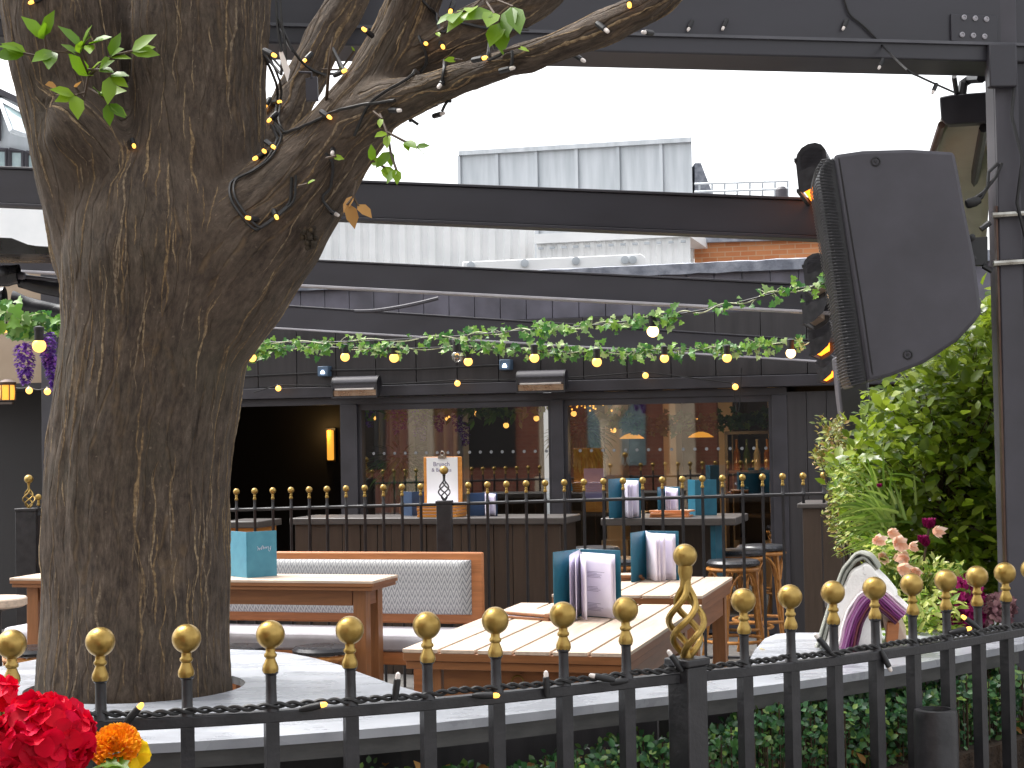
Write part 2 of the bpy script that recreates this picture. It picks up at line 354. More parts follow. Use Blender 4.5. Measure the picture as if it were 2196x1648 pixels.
def bark():
    t = NT('bark'); at = []
    for q in ('bark_a', 'bark_b', 'bark_c', 'bark_mix'):
        n_ = t.new('ShaderNodeAttribute'); n_.attribute_name = q; at.append(n_.outputs['Vector'])
    sp = t.new('ShaderNodeSeparateXYZ'); t.l.new(at[3], sp.inputs[0])
    def dual(sc, *k, vor=0):
        tot = None
        for q, w_ in zip(at[:3], ('X', 'Y', 'Z')):
            m = t.new('ShaderNodeMapping'); t.l.new(q, m.inputs[0]); m.inputs['Scale'].default_value = (sc[0], sc[2], 1)
            if vor:
                m2 = t.new('ShaderNodeMapping'); t.l.new(q, m2.inputs[0]); m2.inputs['Scale'].default_value = (1, .5, 1)
                nz = t.new('ShaderNodeTexNoise'); t.l.new(m2.outputs[0], nz.inputs['Vector']); nz.inputs['Scale'].default_value = 9; nz.inputs['Detail'].default_value = 2
                ad = t.new('ShaderNodeVectorMath', operation='MULTIPLY_ADD'); t.l.new(nz.outputs['Color'], ad.inputs[0]); ad.inputs[1].default_value = (.10, .0, .0); t.l.new(m.outputs[0], ad.inputs[2])
                v = t.new('ShaderNodeTexVoronoi', feature='DISTANCE_TO_EDGE', voronoi_dimensions='2D'); t.l.new(ad.outputs[0], v.inputs['Vector']); v.inputs['Scale'].default_value = vor; o = v.outputs['Distance']
            else: o = t.noise(m.outputs[0], *k)
            o = t.math('MULTIPLY', o, sp.outputs[w_]); tot = o if tot is None else t.math('ADD', tot, o)
        return tot
    obj = t.coord()
    big = t.noise(obj, 3.2, 5)
    mid = dual((1, 1, .26), 40, 8, .74, .3)
    fine = dual((1, 1, .3), 120, 6, .75)
    base = t.ramp(mid, [(.30, srgb(48, 40, 34)), (.45, srgb(77, 66, 57)), (.58, srgb(95, 83, 72)), (.74, srgb(124, 110, 97))])
    base = t.mix(1.0, base, t.ramp(fine, [(.34, (.62, .60, .58, 1)), (.66, (1.22, 1.2, 1.18, 1))]), 'MULTIPLY')
    base = t.mix(t.ramp(big, [(.5, 0), (.75, .4)]), base, srgb(64, 62, 48))      # algae tint
    line = t.ramp(dual((1, 1, .06), vor=17), [(.0, 1), (.03, .85), (.075, 0)])
    msk = t.ramp(t.noise(obj, 5.5, 3), [(.42, .12), (.56, 1)])
    brk = t.ramp(t.noise(obj, 30, 3), [(.40, .1), (.55, 1)])
    lf = t.math('MULTIPLY', t.math('MULTIPLY', line, msk), t.math('MULTIPLY', brk, .22))
    spots = t.ramp(t.noise(obj, 60, 2), [(.70, 0), (.76, .6)])
    base = t.mix(spots, base, srgb(128, 114, 98))
    c = t.mix(lf, base, srgb(148, 120, 82))
    t.put(t.bsdf.inputs['Base Color'], c); t.set(Roughness=.8, Specular_IOR_Level=.3)
    h = t.math('ADD', t.math('MULTIPLY', mid, 1.0), t.math('MULTIPLY', fine, .35))
    h = t.math('SUBTRACT', h, t.math('MULTIPLY', line, .5))
    t.bump(h, .85, .02); return t.mat
M['bark'] = bark()
def barkline():
    t = NT('bark_ridge_ochre'); g = t.new('ShaderNodeNewGeometry')
    c = t.ramp(g.outputs['Random Per Island'], [(.1, srgb(112, 96, 76)), (.4, srgb(130, 108, 78)), (.7, srgb(148, 129, 102)), (.95, srgb(120, 107, 91))])
    c = t.mix(t.ramp(t.noise(t.coord(), 90, 3), [(.4, 0), (.6, .75)]), c, srgb(78, 64, 52))
    t.put(t.bsdf.inputs['Base Color'], c); t.set(Roughness=.85, Specular_IOR_Level=.2); return t.mat
M['barkline'] = barkline()
def stripes():
    t = NT('purple_striped_wool'); a = t.new('ShaderNodeAttribute'); a.attribute_name = 'su'
    s = t.new('ShaderNodeSeparateXYZ'); t.l.new(a.outputs['Vector'], s.inputs[0])
    f = s.outputs['X']
    c = t.ramp(f, [(0, srgb(236, 228, 228)), (.14, srgb(220, 184, 208)), (.28, srgb(176, 112, 166)), (.42, srgb(196, 144, 190)), (.55, srgb(132, 60, 124)), (.7, srgb(112, 44, 102)), (.86, srgb(124, 66, 70)), (1, srgb(84, 40, 70))])
    t.put(t.bsdf.inputs['Base Color'], c); t.set(Roughness=.9); t.bump(t.noise(t.coord(), 180, 3), .4, .004); return t.mat
M['purple'] = stripes()
# ================================================================== world, sun, camera
w = bpy.data.worlds.new('World'); scene.world = w; w.use_nodes = True
nt = w.node_tree; bg = nt.nodes['Background']
sky = nt.nodes.new('ShaderNodeTexSky'); sky.sky_type = 'NISHITA'; sky.sun_disc = False
sky.sun_elevation = R(60); sky.sun_rotation = R(-62); sky.air_density = 1.0; sky.dust_density = 4.0; sky.ozone_density = .6
hs = nt.nodes.new('ShaderNodeHueSaturation'); hs.inputs['Saturation'].default_value = .12; hs.inputs['Value'].default_value = 1.0
nt.links.new(sky.outputs[0], hs.inputs['Color']); nt.links.new(hs.outputs[0], bg.inputs[0]); bg.inputs[1].default_value = .14
sl = bpy.data.lights.new('sun', 'SUN'); sl.energy = 1.1; sl.angle = R(14); sl.color = (1, .96, .9)
so = bpy.data.objects.new('sun', sl); col.objects.link(so)
sd = V((math.sin(R(-62)) * math.cos(R(60)), math.cos(R(-62)) * math.cos(R(60)), math.sin(R(60))))
so.rotation_euler = (-sd).to_track_quat('-Z', 'Y').to_euler()
cd = bpy.data.cameras.new('camera'); cam = bpy.data.objects.new('camera', cd); col.objects.link(cam)
cd.sensor_fit = 'HORIZONTAL'; cd.sensor_width = 36; cd.lens = 36 * F / 2196; cd.clip_end = 3000; cd.clip_start = .05
cam.matrix_world = Matrix.Translation(EYE) @ Matrix((RT, UP, -fwd)).transposed().to_4x4()
scene.camera = cam
vs = scene.view_settings; vs.view_transform = 'Standard'; vs.look = 'None'; vs.exposure = 1.72; vs.gamma = 1
scene.cycles.max_bounces = 8; scene.cycles.transparent_max_bounces = 12
# ================================================================== ground
g = MB(); g.grid(lambda a, b: V((-150 + 300 * a, -60 + 260 * b, 0)), 30, 30)
tag(g.build('ground', M['ground']), kind='structure')

# ================================================================== shop building behind the terrace
W0 = 12.6
def loc(px, py, w): u, z = PW(px, py, w); return u, z
shop = gthing('shop_building', 'dark charcoal single storey bar with wide windows behind the terrace', 'building', 0, W0)
def uz(px, py, dw=0): return PW(px, py, W0 + dw)
zt_par = uz(1400, 589)[1]; z_cop = uz(1400, 566)[1]
z_fa1 = uz(1400, 812)[1]; z_fa0 = uz(1400, 742)[1]
z_head = uz(1400, 853)[1]
uL, uR = uz(500, 900)[0] - 2.2, uz(1860, 900)[0] + 1.5
u_d1 = uz(730, 900)[0]; u_w1a = uz(766, 900)[0]; u_w1b = uz(1182, 900)[0]; u_w2a = uz(1208, 900)[0]; u_w2b = uz(1656, 900)[0]; u_p = uz(1688, 900)[0]
u_d0 = uz(470, 900)[0] - .5
b = MB()                                     # boarded walls either side of the glazing
x = u_p
while x < uR:
    b.box(x, min(x + .146, uR), 0, .12, 0, z_head + .02); x += .15
b.build('boarded_wall', M['board'], shop, True, bev=.003)
b = MB(); x = uL
while x < u_d0 - .01:
    b.box(x, min(x + .146, u_d0), 0, .12, 0, z_head + .02); x += .15
b.build('boarded_wall', M['board'], shop, True, bev=.003)
b = MB(); x = uL
while x < uR:
    b.box(x, min(x + .345, uR), -.03, .1, z_fa1 + .004, z_fa0 + .24); x += .35
b.build('fascia_board', M['board'], shop, True, bev=.003)
b = MB(); b.box(uL, uR, -.06, .1, z_head + .06, z_fa1); b.build('fascia_rail', M['char'], shop, True, bev=.006)
b = MB(); b.box(u_d0, u_p, 0, .12, z_head, z_head + .056); b.build('head_frame', M['char'], shop, True)
b = MB(); x = uL
while x < uR:
    b.box(x, min(x + .213, uR), .02, .1, z_fa0 + .244, zt_par); x += .217
b.build('parapet_cladding', M['slate'], shop, True, bev=.004)
b = MB(); b.grid(lambda a, c: V((uL + (uR - uL) * a, [-.03, -.035, .06, .25][round(c * 3)], [zt_par - .01, z_cop - .015, z_cop, z_cop - .01][round(c * 3)] + .008 * noise.noise(V((a * 60, c * 3, 0))))), 120, 3)
b.build('coping', M['lead'], shop, True)
b = MB()                                     # shell: side walls, roof, floor, back
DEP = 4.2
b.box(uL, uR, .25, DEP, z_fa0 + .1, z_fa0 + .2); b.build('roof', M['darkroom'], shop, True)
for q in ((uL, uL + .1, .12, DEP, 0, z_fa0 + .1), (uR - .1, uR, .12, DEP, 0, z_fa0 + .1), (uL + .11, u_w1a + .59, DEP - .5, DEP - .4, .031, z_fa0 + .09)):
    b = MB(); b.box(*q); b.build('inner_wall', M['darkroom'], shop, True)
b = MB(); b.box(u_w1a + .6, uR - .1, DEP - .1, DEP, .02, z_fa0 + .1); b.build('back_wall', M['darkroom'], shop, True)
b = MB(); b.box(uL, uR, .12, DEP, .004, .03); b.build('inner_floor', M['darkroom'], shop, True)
for (a, c) in ((u_d1, u_w1a), (u_w1b, u_w2a), (u_w2b, u_p), (u_d0, u_d0 + .08)):
    m = MB(); m.box(a, c, -.01, .13, 0, z_head); m.build('frame_post', M['char'], shop, True, bev=.004)
for (a, c) in ((u_w1a, u_w1b), (u_w2a, u_w2b)):
    m = MB(); m.box(a, c, .02, .10, z_head - .05, z_head); m.box(a, c, .02, .10, .03, .16); m.box(a, a + .03, .02, .1, .16, z_head - .05); m.box(c - .03, c, .02, .1, .16, z_head - .05)
    wn = m.build('window', M['char'], shop, True)
    m = MB(); m.add([(a + .03, .06, .16), (c - .03, .06, .16), (c - .03, .06, z_head - .05), (a + .03, .06, z_head - .05)], [(0, 1, 2, 3)]); m.build('pane', M['glass'], wn, True)
    m = MB(); zd = uz(1400, 965)[1]; k = a + .12
    while k < c - .05:
        m.lathe([(.013, 0), (.013, .002)], (k, .056, zd), (0, -1, 0), 10); k += .092
    m.build('dot_row', M['dot'], wn, True)
# interior furnishings
def gbx(u0, u1, w0_, w1_, z0, z1): m = MB(); m.box(u0, u1, w0_, w1_, z0, z1); return m
for i, (px, wpx) in enumerate(((1320, 40), (1440, 30), (1560, 34), (1660, 20))):  # cream reflections in the glass, built as added piers inside
    u, _ = PW(px, 950, W0 + 3.8); h = wpx * 15.5 / 3500 / 2
    m = MB(); m.box(u - h, u + h, 3.7, 4.05, 0, z_fa0 + .05); m.box(u - h - .05, u + h + .05, 3.66, 4.09, 0, .5); m.box(u - h - .04, u + h + .04, 3.67, 4.08, z_fa0 - .15, z_fa0 + .05)
    m.build('stone_pier', M['stone'], shop, True, bev=.01)
for i, (px, c) in enumerate(((845, 'zinc'), (960, 'white'))):
    u, _ = PW(px, 950, W0 + 3.4)
    m = MB(); n = 24
    m.grid(lambda a, q: V((u - .22 + .44 * a, 3.4 + .035 * math.sin(a * 26), .05 + (z_fa0 - .05) * q)), 60, 1)
    m.build('curtain', M[c], shop, True)
lampsd = ((1355, 940, 'amber pendant bowl lamp left of the stone pier inside'), (1503, 937, 'amber pendant bowl lamp right inside the second window'), (702, 925, None))
for px, py, lab in lampsd[:2]:
    u, z = PW(px, py, W0 + 2.3)
    t = gthing('pendant_lamp', lab, 'lamp', u, W0 + 2.3, z, 'amber lamps inside the bar')
    m = MB(); m.lathe([(.02, .045), (.07, .03), (.115, .0), (.118, -.006), (.108, -.004), (.06, .018)], (0, 0, 0)); m.build('lamp_shade', M['amber'], t, True)
    m = MB(); m.tube([(0, 0, .04), (0, 0, z_fa0 + .1 - z)], .006, 6); m.build('cord', M['rubber'], t, True)
    pl = bpy.data.lights.new('pendant_light', 'POINT'); pl.energy = 3.5; pl.color = (1, .62, .28); pl.shadow_soft_size = .1
    po = bpy.data.objects.new('pendant_light', pl); col.objects.link(po); po.parent = t; po.location = (0, 0, -.12)
u, z = PW(700, 935, W0 + 3.6)
t = gthing('wall_sconce', 'amber sconce glowing on the dark wall inside the doorway', 'lamp', u, W0 + 3.66, z)
m = MB(); m.lathe([(.03, -.26), (.036, -.25), (.036, .05), (.03, .06)], (.04, -.05, 0)); m.build('lamp_shade', M['amber'], t, True)
m = MB(); m.box(-.03, .08, -.01, .03, -.28, .08); m.build('backplate', M['black'], t, True)
pl = bpy.data.lights.new('sconce_light', 'POINT'); pl.energy = .7; pl.color = (1, .6, .2); pl.shadow_soft_size = .05
po = bpy.data.objects.new('sconce_light', pl); col.objects.link(po); po.parent = t; po.location = (0, -.15, .05)
# back bar shelf with bottles (right of second window)
u0, z0 = PW(1555, 1005, W0 + 3.3); u1, _ = PW(1655, 1005, W0 + 3.3)
t = gthing('bar_shelf', 'dark shelf holding bottles inside the second window', 'shelf', u0, W0 + 3.3, 0)
m = MB(); L = u1 - u0 + .5
for zz in (z0 - .45, z0 - .02, z0 + .36): m.box(0, L, 0, .28, zz - .03, zz)
m.box(0, .03, 0, .28, 0, z0 + .36); m.box(L - .03, L, 0, .28, 0, z0 + .36); m.build('shelf_board', M['plank'], t, True)
bm_ = MB(); bm_.lathe([(.034, 0), (.036, .02), (.036, .16), (.014, .22), (.013, .28), (.015, .285), (.015, .3)], n=10)
bots = [pmat('amber_bottle', srgb(150, 90, 30), srgb(190, 130, 50), .1, scale=9), pmat('green_bottle', srgb(60, 84, 40), srgb(80, 104, 56), .1, scale=9), pmat('clear_bottle', srgb(190, 180, 150), srgb(220, 206, 170), .1, scale=9)]
bme = [bm_.mesh('bottle', x) for x in bots]
words = ['amber', 'green', 'pale']
for i in range(8):
    o = link('bottle', bme[i % 3], None, G(u0 + .1 + i * .1, W0 + 3.42, z0 - .02))
    tag(o, f'{words[i % 3]} glass bottle on the back bar shelf inside the second window', 'bottle', f'{words[i % 3]} bottles on the back bar shelf')
# festoon bulbs inside, strung under the ceiling
def festoon(name, lab, pts, group=None, r=.026, cable=True, mat='bulb', drop=.05, socket=True, sag=.05):
    t = thing(name, lab, 'string lights', pts[0], 0, group)
    path = []
    for i in range(len(pts) - 1):
        for k in range(8):
            q = V(pts[i]).lerp(V(pts[i + 1]), k / 8); q.z -= sag * math.sin(math.pi * k / 8); path.append(q)
    path.append(V(pts[-1]))
    m = MB(); m.tube(path, .005, 6); m.build('cable', M['rubber'], t)
    for p in pts:
        p = V(p)
        m = MB(); m.lathe([(.013, 0), (.016, -.01), (.016, -drop), (.012, -drop - .004)], p, n=10); so_ = m.build('socket', M['black'], t)
        m = MB(); c = p + V((0, 0, -drop - r * .9)); m.ball(c, r, 12, 8); m.build('bulb', M[mat], so_)
    return t
festoon('festoon_lights', 'short string of amber bulbs hanging inside the second window', [G(*((lambda q: (q[0], W0 + 1.4, q[1]))(PW(px, py, W0 + 1.4)))) for px, py in ((1230, 870), (1315, 905), (1335, 880), (1455, 890), (1495, 885), (1590, 890))])
festoon('festoon_lights', 'short string of amber bulbs hanging inside the first window', [G(*((lambda q: (q[0], W0 + 1.4, q[1]))(PW(px, py, W0 + 1.4)))) for px, py in ((800, 880), (960, 880), (1022, 870), (1085, 895), (1150, 880))])
# wall heaters, junction boxes, conduit
def heater(name, label, root, lit, group=None, L=.40):
    t = root; tag(t, label, 'heater', group)
    m = MB()
    prof = [(-.02, .075), (-.075, .07), (-.1, .045), (-.085, -.07), (-.07, -.07), (-.072, -.055), (-.02, -.03)]
    prof2 = [(-.0, .055)] + [(-.055 - .055 * math.cos(R(a)), .035 + .05 * math.sin(R(a))) for a in range(170, -1, -17)][::-1] + []
    prof2 = [(.0, .03), (-.004, .06), (-.018, .078), (-.04, .086), (-.066, .083), (-.09, .07), (-.105, .05), (-.112, .025), (-.104, -.03), (-.02, .0)]
    m.prism([V((-L / 2, y, z)) for y, z in prof2], (L, 0, 0)); m.build('housing', M['spk'], t, True, bev=.012)
    m = MB()
    for s in (-1, 1): m.prism([V((s * L / 2 - (.012 if s > 0 else 0), y, z)) for y, z in [(-.113, .026), (-.104, -.085), (-.09, -.094), (-.06, -.08), (-.02, -.045), (-.004, .0), (.0, .03), (-.004, .06), (-.018, .079), (-.04, .087), (-.066, .084), (-.09, .071), (-.106, .05)]], (.012, 0, 0))
    m.box(-L / 2, L / 2, -.112, -.098, -.092, -.08); m.box(-L / 2, L / 2, -.118, -.106, .02, .034)
    m.build('grille_frame', M['grille'], t, True)
    m = MB(); m.prism([V((-L / 2 + .012, y, z)) for y, z in [(-.1, .025), (-.094, -.075), (-.05, -.05), (-.05, .02)]], (L - .024, 0, 0)); m.build('reflector', M['refl'] if not lit else M['heat'], t, True)
    m = MB(); m.tube([(-L / 2 + .03, -.104, -.02), (L / 2 - .03, -.104, -.02)], .008, 8); m.build('element', M['leddim'] if not lit else M['bulb'], t, True)
    m = MB()
    for k in range(9): zz = .015 - .011 * k; m.tube([(-L / 2 + .012, -.109 + .001 * k, zz), (L / 2 - .012, -.109 + .001 * k, zz)], .0012, 4)
    m.build('guard_wire', M['steel'], t, True)
    m = MB(); m.box(-.05, .05, 0, .1, .01, .06); m.build('bracket', M['black'], t, True)
    return t
for px, py, lab in ((767, 830, 'grey wall heater above the dark doorway'), (1164, 818, 'grey wall heater above the window mullion')):
    u, z = PW(px, py, W0 - .15)
    heater('patio_heater', lab, gthing('patio_heater', '', 'heater', u, W0 - .12, z), False, 'unlit heaters on the fascia', L=.395)
for px, py, lab in ((697, 797, 'blue junction box with lit window left of the wall heaters'), (1086, 783, 'blue junction box with lit window between the wall heaters')):
    u, z = PW(px, py, W0 - .06)
    t = gthing('junction_box', lab, 'junction box', u, W0 - .06, z, 'junction boxes on the fascia')
    m = MB(); m.box(-.047, .047, -.05, .06, -.042, .042); m.build('casing', pmat('blue_grey_plastic', srgb(70, 92, 116), srgb(84, 106, 128), .4, scale=10), t, True, bev=.006)
    m = MB(); m.lathe([(.016, 0), (.02, .006), (.008, .03)], (0, -.052, -.022), (0, 0, 1), 10); m.build('lens', M['coldlamp'], t, True)
pts = [G(*((lambda q: (q[0], W0 - .05, q[1]))(PW(px, py, W0 - .05)))) for px, py in ((520, 808), (600, 804), (690, 800), (700, 795), (900, 792), (1080, 783))]
m = MB(); m.tube(pts, .008, 6); solo('conduit', m, M['rubber'], 'black conduit run between junction boxes along the fascia', 'conduit', pts[0])
pts = [G(*((lambda q: (q[0], W0 - .12, q[1]))(PW(px, py, W0 - .12)))) for px, py in ((560, 838), (595, 831), (700, 840), (840, 838), (978, 820), (1110, 822), (1230, 816), (1380, 803))]
def festoon_px(name, lab, pxs, w, sag, r=.024, ang=0, group=None, mat='bulb', bulbs=None):
    P_ = [G(*((lambda q: (q[0], w, q[1]))(PW(px, py, w)))) for px, py in pxs]
    t = thing(name, lab, 'string lights', P_[0], 0, group)
    path = []
    for i in range(len(P_) - 1):
        for k in range(10):
            q = P_[i].lerp(P_[i + 1], k / 10); q.z -= sag[i] * 4 * (k / 10) * (1 - k / 10); path.append(q)
    path.append(P_[-1]); m = MB(); m.tube(path, .0045, 6); m.build('cable', M['rubber'], t)
    for i, p in enumerate(P_):
        if bulbs and i not in bulbs: continue
        m = MB(); m.tube([p, p + V((.01, -.02, -.02))], .012, 8); s_ = m.build('socket', M['black'], t)
        m = MB(); m.ball(p + V((.012, -.035, -.03)), r, 14, 10); m.build('bulb', M[mat], s_)
    return t
festoon_px('festoon_lights', 'string of amber globe bulbs looped along the dark fascia', [(545, 842), (595, 826), (978, 815), (1380, 798), (1572, 822), (1590, 790)], W0 - .12, [0, .02, .02, .0, .28, 0], bulbs=(1, 2, 3, 4))
# ================================================================== pergola beams
def perg(lab, w_, pl, pr, top_l, top_r, lipc=True):
    (xl, yl), (xr, yr) = pl, pr
    ul, zl = PW(xl, yl, w_); ur, zr = PW(xr, yr, w_); _, tl = PW(xl, top_l, w_); _, tr_ = PW(xr, top_r, w_)
    t = gthing('pergola_beam', lab, 'beam', ul, w_, zl, 'pergola beams over the terrace')
    L = ur - ul; dz = zr - zl
    def bx(y0, y1, b0, t0, b1, t1):
        m = MB(); m.hexa([(0, y0, b0), (L, y0, b1 + dz), (L, y1, b1 + dz), (0, y1, b0), (0, y0, t0), (L, y0, t1 + dz), (L, y1, t1 + dz), (0, y1, t0)]); return m
    hl, hr = tl - zl, tr_ - zr
    bx(0, .09, .014, hl, .014, hr).build('web', M['beam'], t, True, bev=.004)
    bx(-.03 if lipc else -.012, .11, 0, .0135, 0, .0135).build('bottom_flange', M['lip'] if lipc else M['beam'], t, True, bev=.002)
    bx(-.010, .10, hl + .001, hl + .012, hr + .001, hr + .012).build('top_flange', M['beam'], t, True, bev=.002)
    return t
perg('thick dark pergola beam nearest the street crossing behind the tree', 6.73, (-60, 439), (1800, 516), 360, 433, False)
perg('dark pergola beam second from the street crossing over the ivy', 9.04, (-60, 579), (1800, 675), 525, 616)
perg('dark pergola beam farthest back along the shop parapet', 12.0, (430, 696), (1800, 780), 646, 735)
# near top beam, its splice plate with bolts, and post at the right
A_far = PY(690, 132, 5.44); zb = A_far.z
B_far = PZ(2110, 165, zb); A_n = PZ(716, 97, zb); B_n = PZ(1900, 128, zb)
dirn = (B_far - A_far).normalized(); nrm = V((-dirn.y, dirn.x, 0))
thk = (A_n - A_far).dot(-nrm); thk = max(.18, min(.3, thk))
t = thing('pergola_beam', 'massive dark header beam spanning the top of the terrace', 'beam', A_far, 0, 'pergola beams over the terrace')
a = A_far - dirn * 2.5; c = B_far + dirn * .9
m = MB(); m.hexa([a - nrm * thk, c - nrm * thk, c, a, a - nrm * thk + V((0, 0, .5)), c - nrm * thk + V((0, 0, .5)), c + V((0, 0, .5)), a + V((0, 0, .5))]); m.build('web', M['beam'], t, bev=.006)
m = MB(); e = nrm * (thk + .012)
m.hexa([a - e + V((0, 0, .055)), c - e + V((0, 0, .055)), c - e + nrm * .011 + V((0, 0, .055)), a - e + nrm * .011 + V((0, 0, .055)), a - e + V((0, 0, .065)), c - e + V((0, 0, .065)), c - e + nrm * .011 + V((0, 0, .065)), a - e + nrm * .011 + V((0, 0, .065))]); m.build('trim_strip', M['trim'], t)
def onface(px, py, off):                # point on header front face
    o = A_far - nrm * (thk + off); d = ray(px, py); s = (o - EYE).dot(nrm) / d.dot(nrm); return EYE + d * s
m = MB(); q = [onface(px, py, .010) for px, py in ((2040, 30), (2140, 34), (2140, 96), (2040, 88))]
m.prism(q, nrm * .0095); pl_ = m.build('splice_plate', M['beam'], t, bev=.002)
m = MB()
for px, py in ((2067, 38), (2091, 40), (2115, 42), (2063, 75), (2087, 77), (2111, 79)):
    m.lathe([(.0095, 0), (.0095, .004), (.006, .006), (.0055, .003)], onface(px, py, .0105), -nrm, 10)
m.build('bolt', M['lip'], pl_)
# right post
Yp = 5.62
pb = PY(2181, 900, Yp); dx = PY(2190, 900, Yp).x - PY(2136, 900, Yp).x
t = thing('steel_post', 'dark steel corner post carrying the hanging loudspeaker', 'post', (pb.x, Yp, 0), 0)
ptop = zb + .5
m = MB(); m.box(-.045, .035, 0, .02, 0, ptop); m.box(-.045, -.025, .02, .12, 0, ptop); m.build('flange', M['spk'], t, True, bev=.004)
m = MB(); m.box(.037, .30, .03, .16, 0, ptop); m.build('core', M['beam'], t, True, bev=.006)
m = MB(); m.box(-.053, -.0465, .004, .03, .6, zb - .5); m.build('copper_edge', M['copper'], t, True)
for py in (463, 566):
    z = PY(2160, py, Yp).z
    m = MB(); m.tube([(-.07, -.012, z), (.0, -.018, z + .003), (.06, -.012, z + .006), (.065, .03, z + .006)], .011, 8); m.build('clamp_band', M['steel'], t, True)
m = MB(); zt = PY(2180, 160, Yp).z
m.tube([(.02, -.02, zt), (.0, -.03, zt - .15), (.03, -.04, zt - .3), (.01, -.03, zt - .45), (.05, -.02, zt - .62), (.09, -.01, zt - 1.0), (.1, 0, zt - 1.6), (.06, -.01, zt - 2.1)], .006, 6)
m.tube([(.09, .0, zt + .1), (.06, -.03, zt - .2), (.1, -.02, zt - .42), (.12, .01, zt - .9), (.13, .02, zt - 2)], .006, 6)
m.build('cable', M['rubber'], t, True)
m = MB(); m.box(-.075, .02, -.04, -.002, zt - .05, zt + .1); m.build('head_bracket', M['beam'], t, True, bev=.005)
# ================================================================== loudspeaker (big, foreground)
def speaker(name, label, Y, pts_side, gr_left, gr_right, depth, bracket=True):
    o = PY(*pts_side[0], Y); t = thing(name, label, 'loudspeaker', o, 0, 'loudspeakers on the pergola post')
    dv = V((.12, 1, 0)).normalized() * depth
    P_ = [PY(x_, y_, Y) for x_, y_ in pts_side]
    m = MB(); m.prism(P_, dv); m.build('cabinet', M['spk'], t, bev=.012)
    return t, dv
side = [(1788, 332), (1850, 323), (1950, 320), (2047, 326), (2056, 370), (2071, 456), (2091, 555), (2104, 655), (2105, 672), (2090, 693), (2052, 733), (1982, 779), (1911, 807), (1860, 820)]
sp, dv = speaker('loudspeaker', 'large dark grey wedge loudspeaker hanging at the right post', 5.45, side, None, None, .40)
Lf = [(1770, 336), (1756, 357), (1753, 380), (1776, 526), (1798, 670), (1816, 808), (1827, 834)]
Rt_ = [(1798, 333), (1800, 345), (1803, 372), (1826, 512), (1850, 660), (1870, 797), (1873, 816)]
Ys = 5.45
m = MB(); q = [PY(x_, y_, Ys) for x_, y_ in [(1773, 340), (1760, 360), (1758, 380), (1780, 526), (1801, 670), (1819, 806), (1829, 832), (1870, 814), (1868, 797), (1848, 660), (1824, 512), (1800, 372), (1796, 340)]]
m.prism([p + dv * .03 for p in q], dv * .93); m.build('baffle', M['black'], sp, bev=.008)
def lerp_poly(P_, s):
    seg = [math.dist(P_[i], P_[i + 1]) for i in range(len(P_) - 1)]; L = sum(seg) * s
    for i, g_ in enumerate(seg):
        if L <= g_ or i == len(seg) - 1: k = min(1, L / g_); return (P_[i][0] * (1 - k) + P_[i + 1][0] * k, P_[i][1] * (1 - k) + P_[i + 1][1] * k)
        L -= g_
m = MB()
for k in range(74):
    s = .015 + .97 * k / 73; a_ = lerp_poly(Lf, s); c_ = lerp_poly(Rt_, s)
    w_ = .62 + .1 * random.random() * (k % 2)
    pa = PY(*a_, Ys); pc = PY(a_[0] + (c_[0] - a_[0]) * w_, a_[1] + (c_[1] - a_[1]) * w_ + 4, Ys)
    mid = pa.lerp(pc, .35) - V((0, .012, 0))
    m.tube([pa + dv * .97, pa + dv * .25 - V((.006, 0, 0)), pa + V((-.003, .012, 0)), mid, pc + V((0, .002, 0))], .0021, 5)
m.build('grille', M['grille'], sp)
m = MB()
for px, py in ((1878, 347), (1947, 761)):
    p = PY(px, py, Ys)
    m.lathe([(.016, -.002), (.017, .003), (.013, .004), (.011, -.002), (.006, -.002), (.005, .003)], p, (0, -1, 0), 16)
m.build('fixing_screw', M['black'], sp)
m = MB(); m.tube([PY(x_, y_, Ys) - V((0, .001, 0)) for x_, y_ in [(1799, 341), (1826, 510), (1850, 655), (1871, 803)]], .0025, 5); m.build('seam', M['black'], sp)
m = MB(); m.prism([PY(x_, y_, Ys) + dv * .4 for x_, y_ in [(2088, 500), (2136, 495), (2136, 560), (2096, 560)]], (0, .02, 0)); br = m.build('bracket', M['black'], sp, bev=.003)
m = MB()
for px, py in ((2100, 498), (2102, 545)): m.lathe([(.012, 0), (.012, .006), (.006, .01)], PY(px, py, Ys) + dv * .39, (0, -1, 0), 10)
m.tube([PY(2098, 560, Ys) + dv * .4, PY(2105, 575, Ys) + dv * .4, PY(2100, 577, Ys) + dv * .4], .006, 6); m.tube([PY(2120, 480, Ys) + dv * .4, PY(2140, 465, Ys) + dv * .4], .01, 6); m.tube([PY(2125, 560, Ys) + dv * .4, PY(2145, 572, Ys) + dv * .4], .01, 6)
m.build('bolt', M['black'], br)
m = MB()
m.tube([PY(x_, y_, Ys + .16) for x_, y_ in [(2088, 436), (2105, 424), (2118, 400), (2120, 370), (2140, 350)]], .006, 6)
m.tube([PY(x_, y_, Ys + .16) for x_, y_ in [(2085, 430), (2110, 412), (2135, 380), (2148, 350)]], .006, 6)
m.lathe([(.014, -.02), (.018, -.01), (.018, .012), (.012, .03)], PY(2084, 435, Ys + .16), (1, 0, .3), 10)
m.build('cable', M['rubber'], sp)
s2 = [(1790, 765), (1822, 760), (1862, 800), (1872, 940), (1850, 955), (1812, 950), (1800, 860)]
speaker('loudspeaker', 'smaller black loudspeaker half hidden behind the bush', 7.4, s2, None, None, .2)
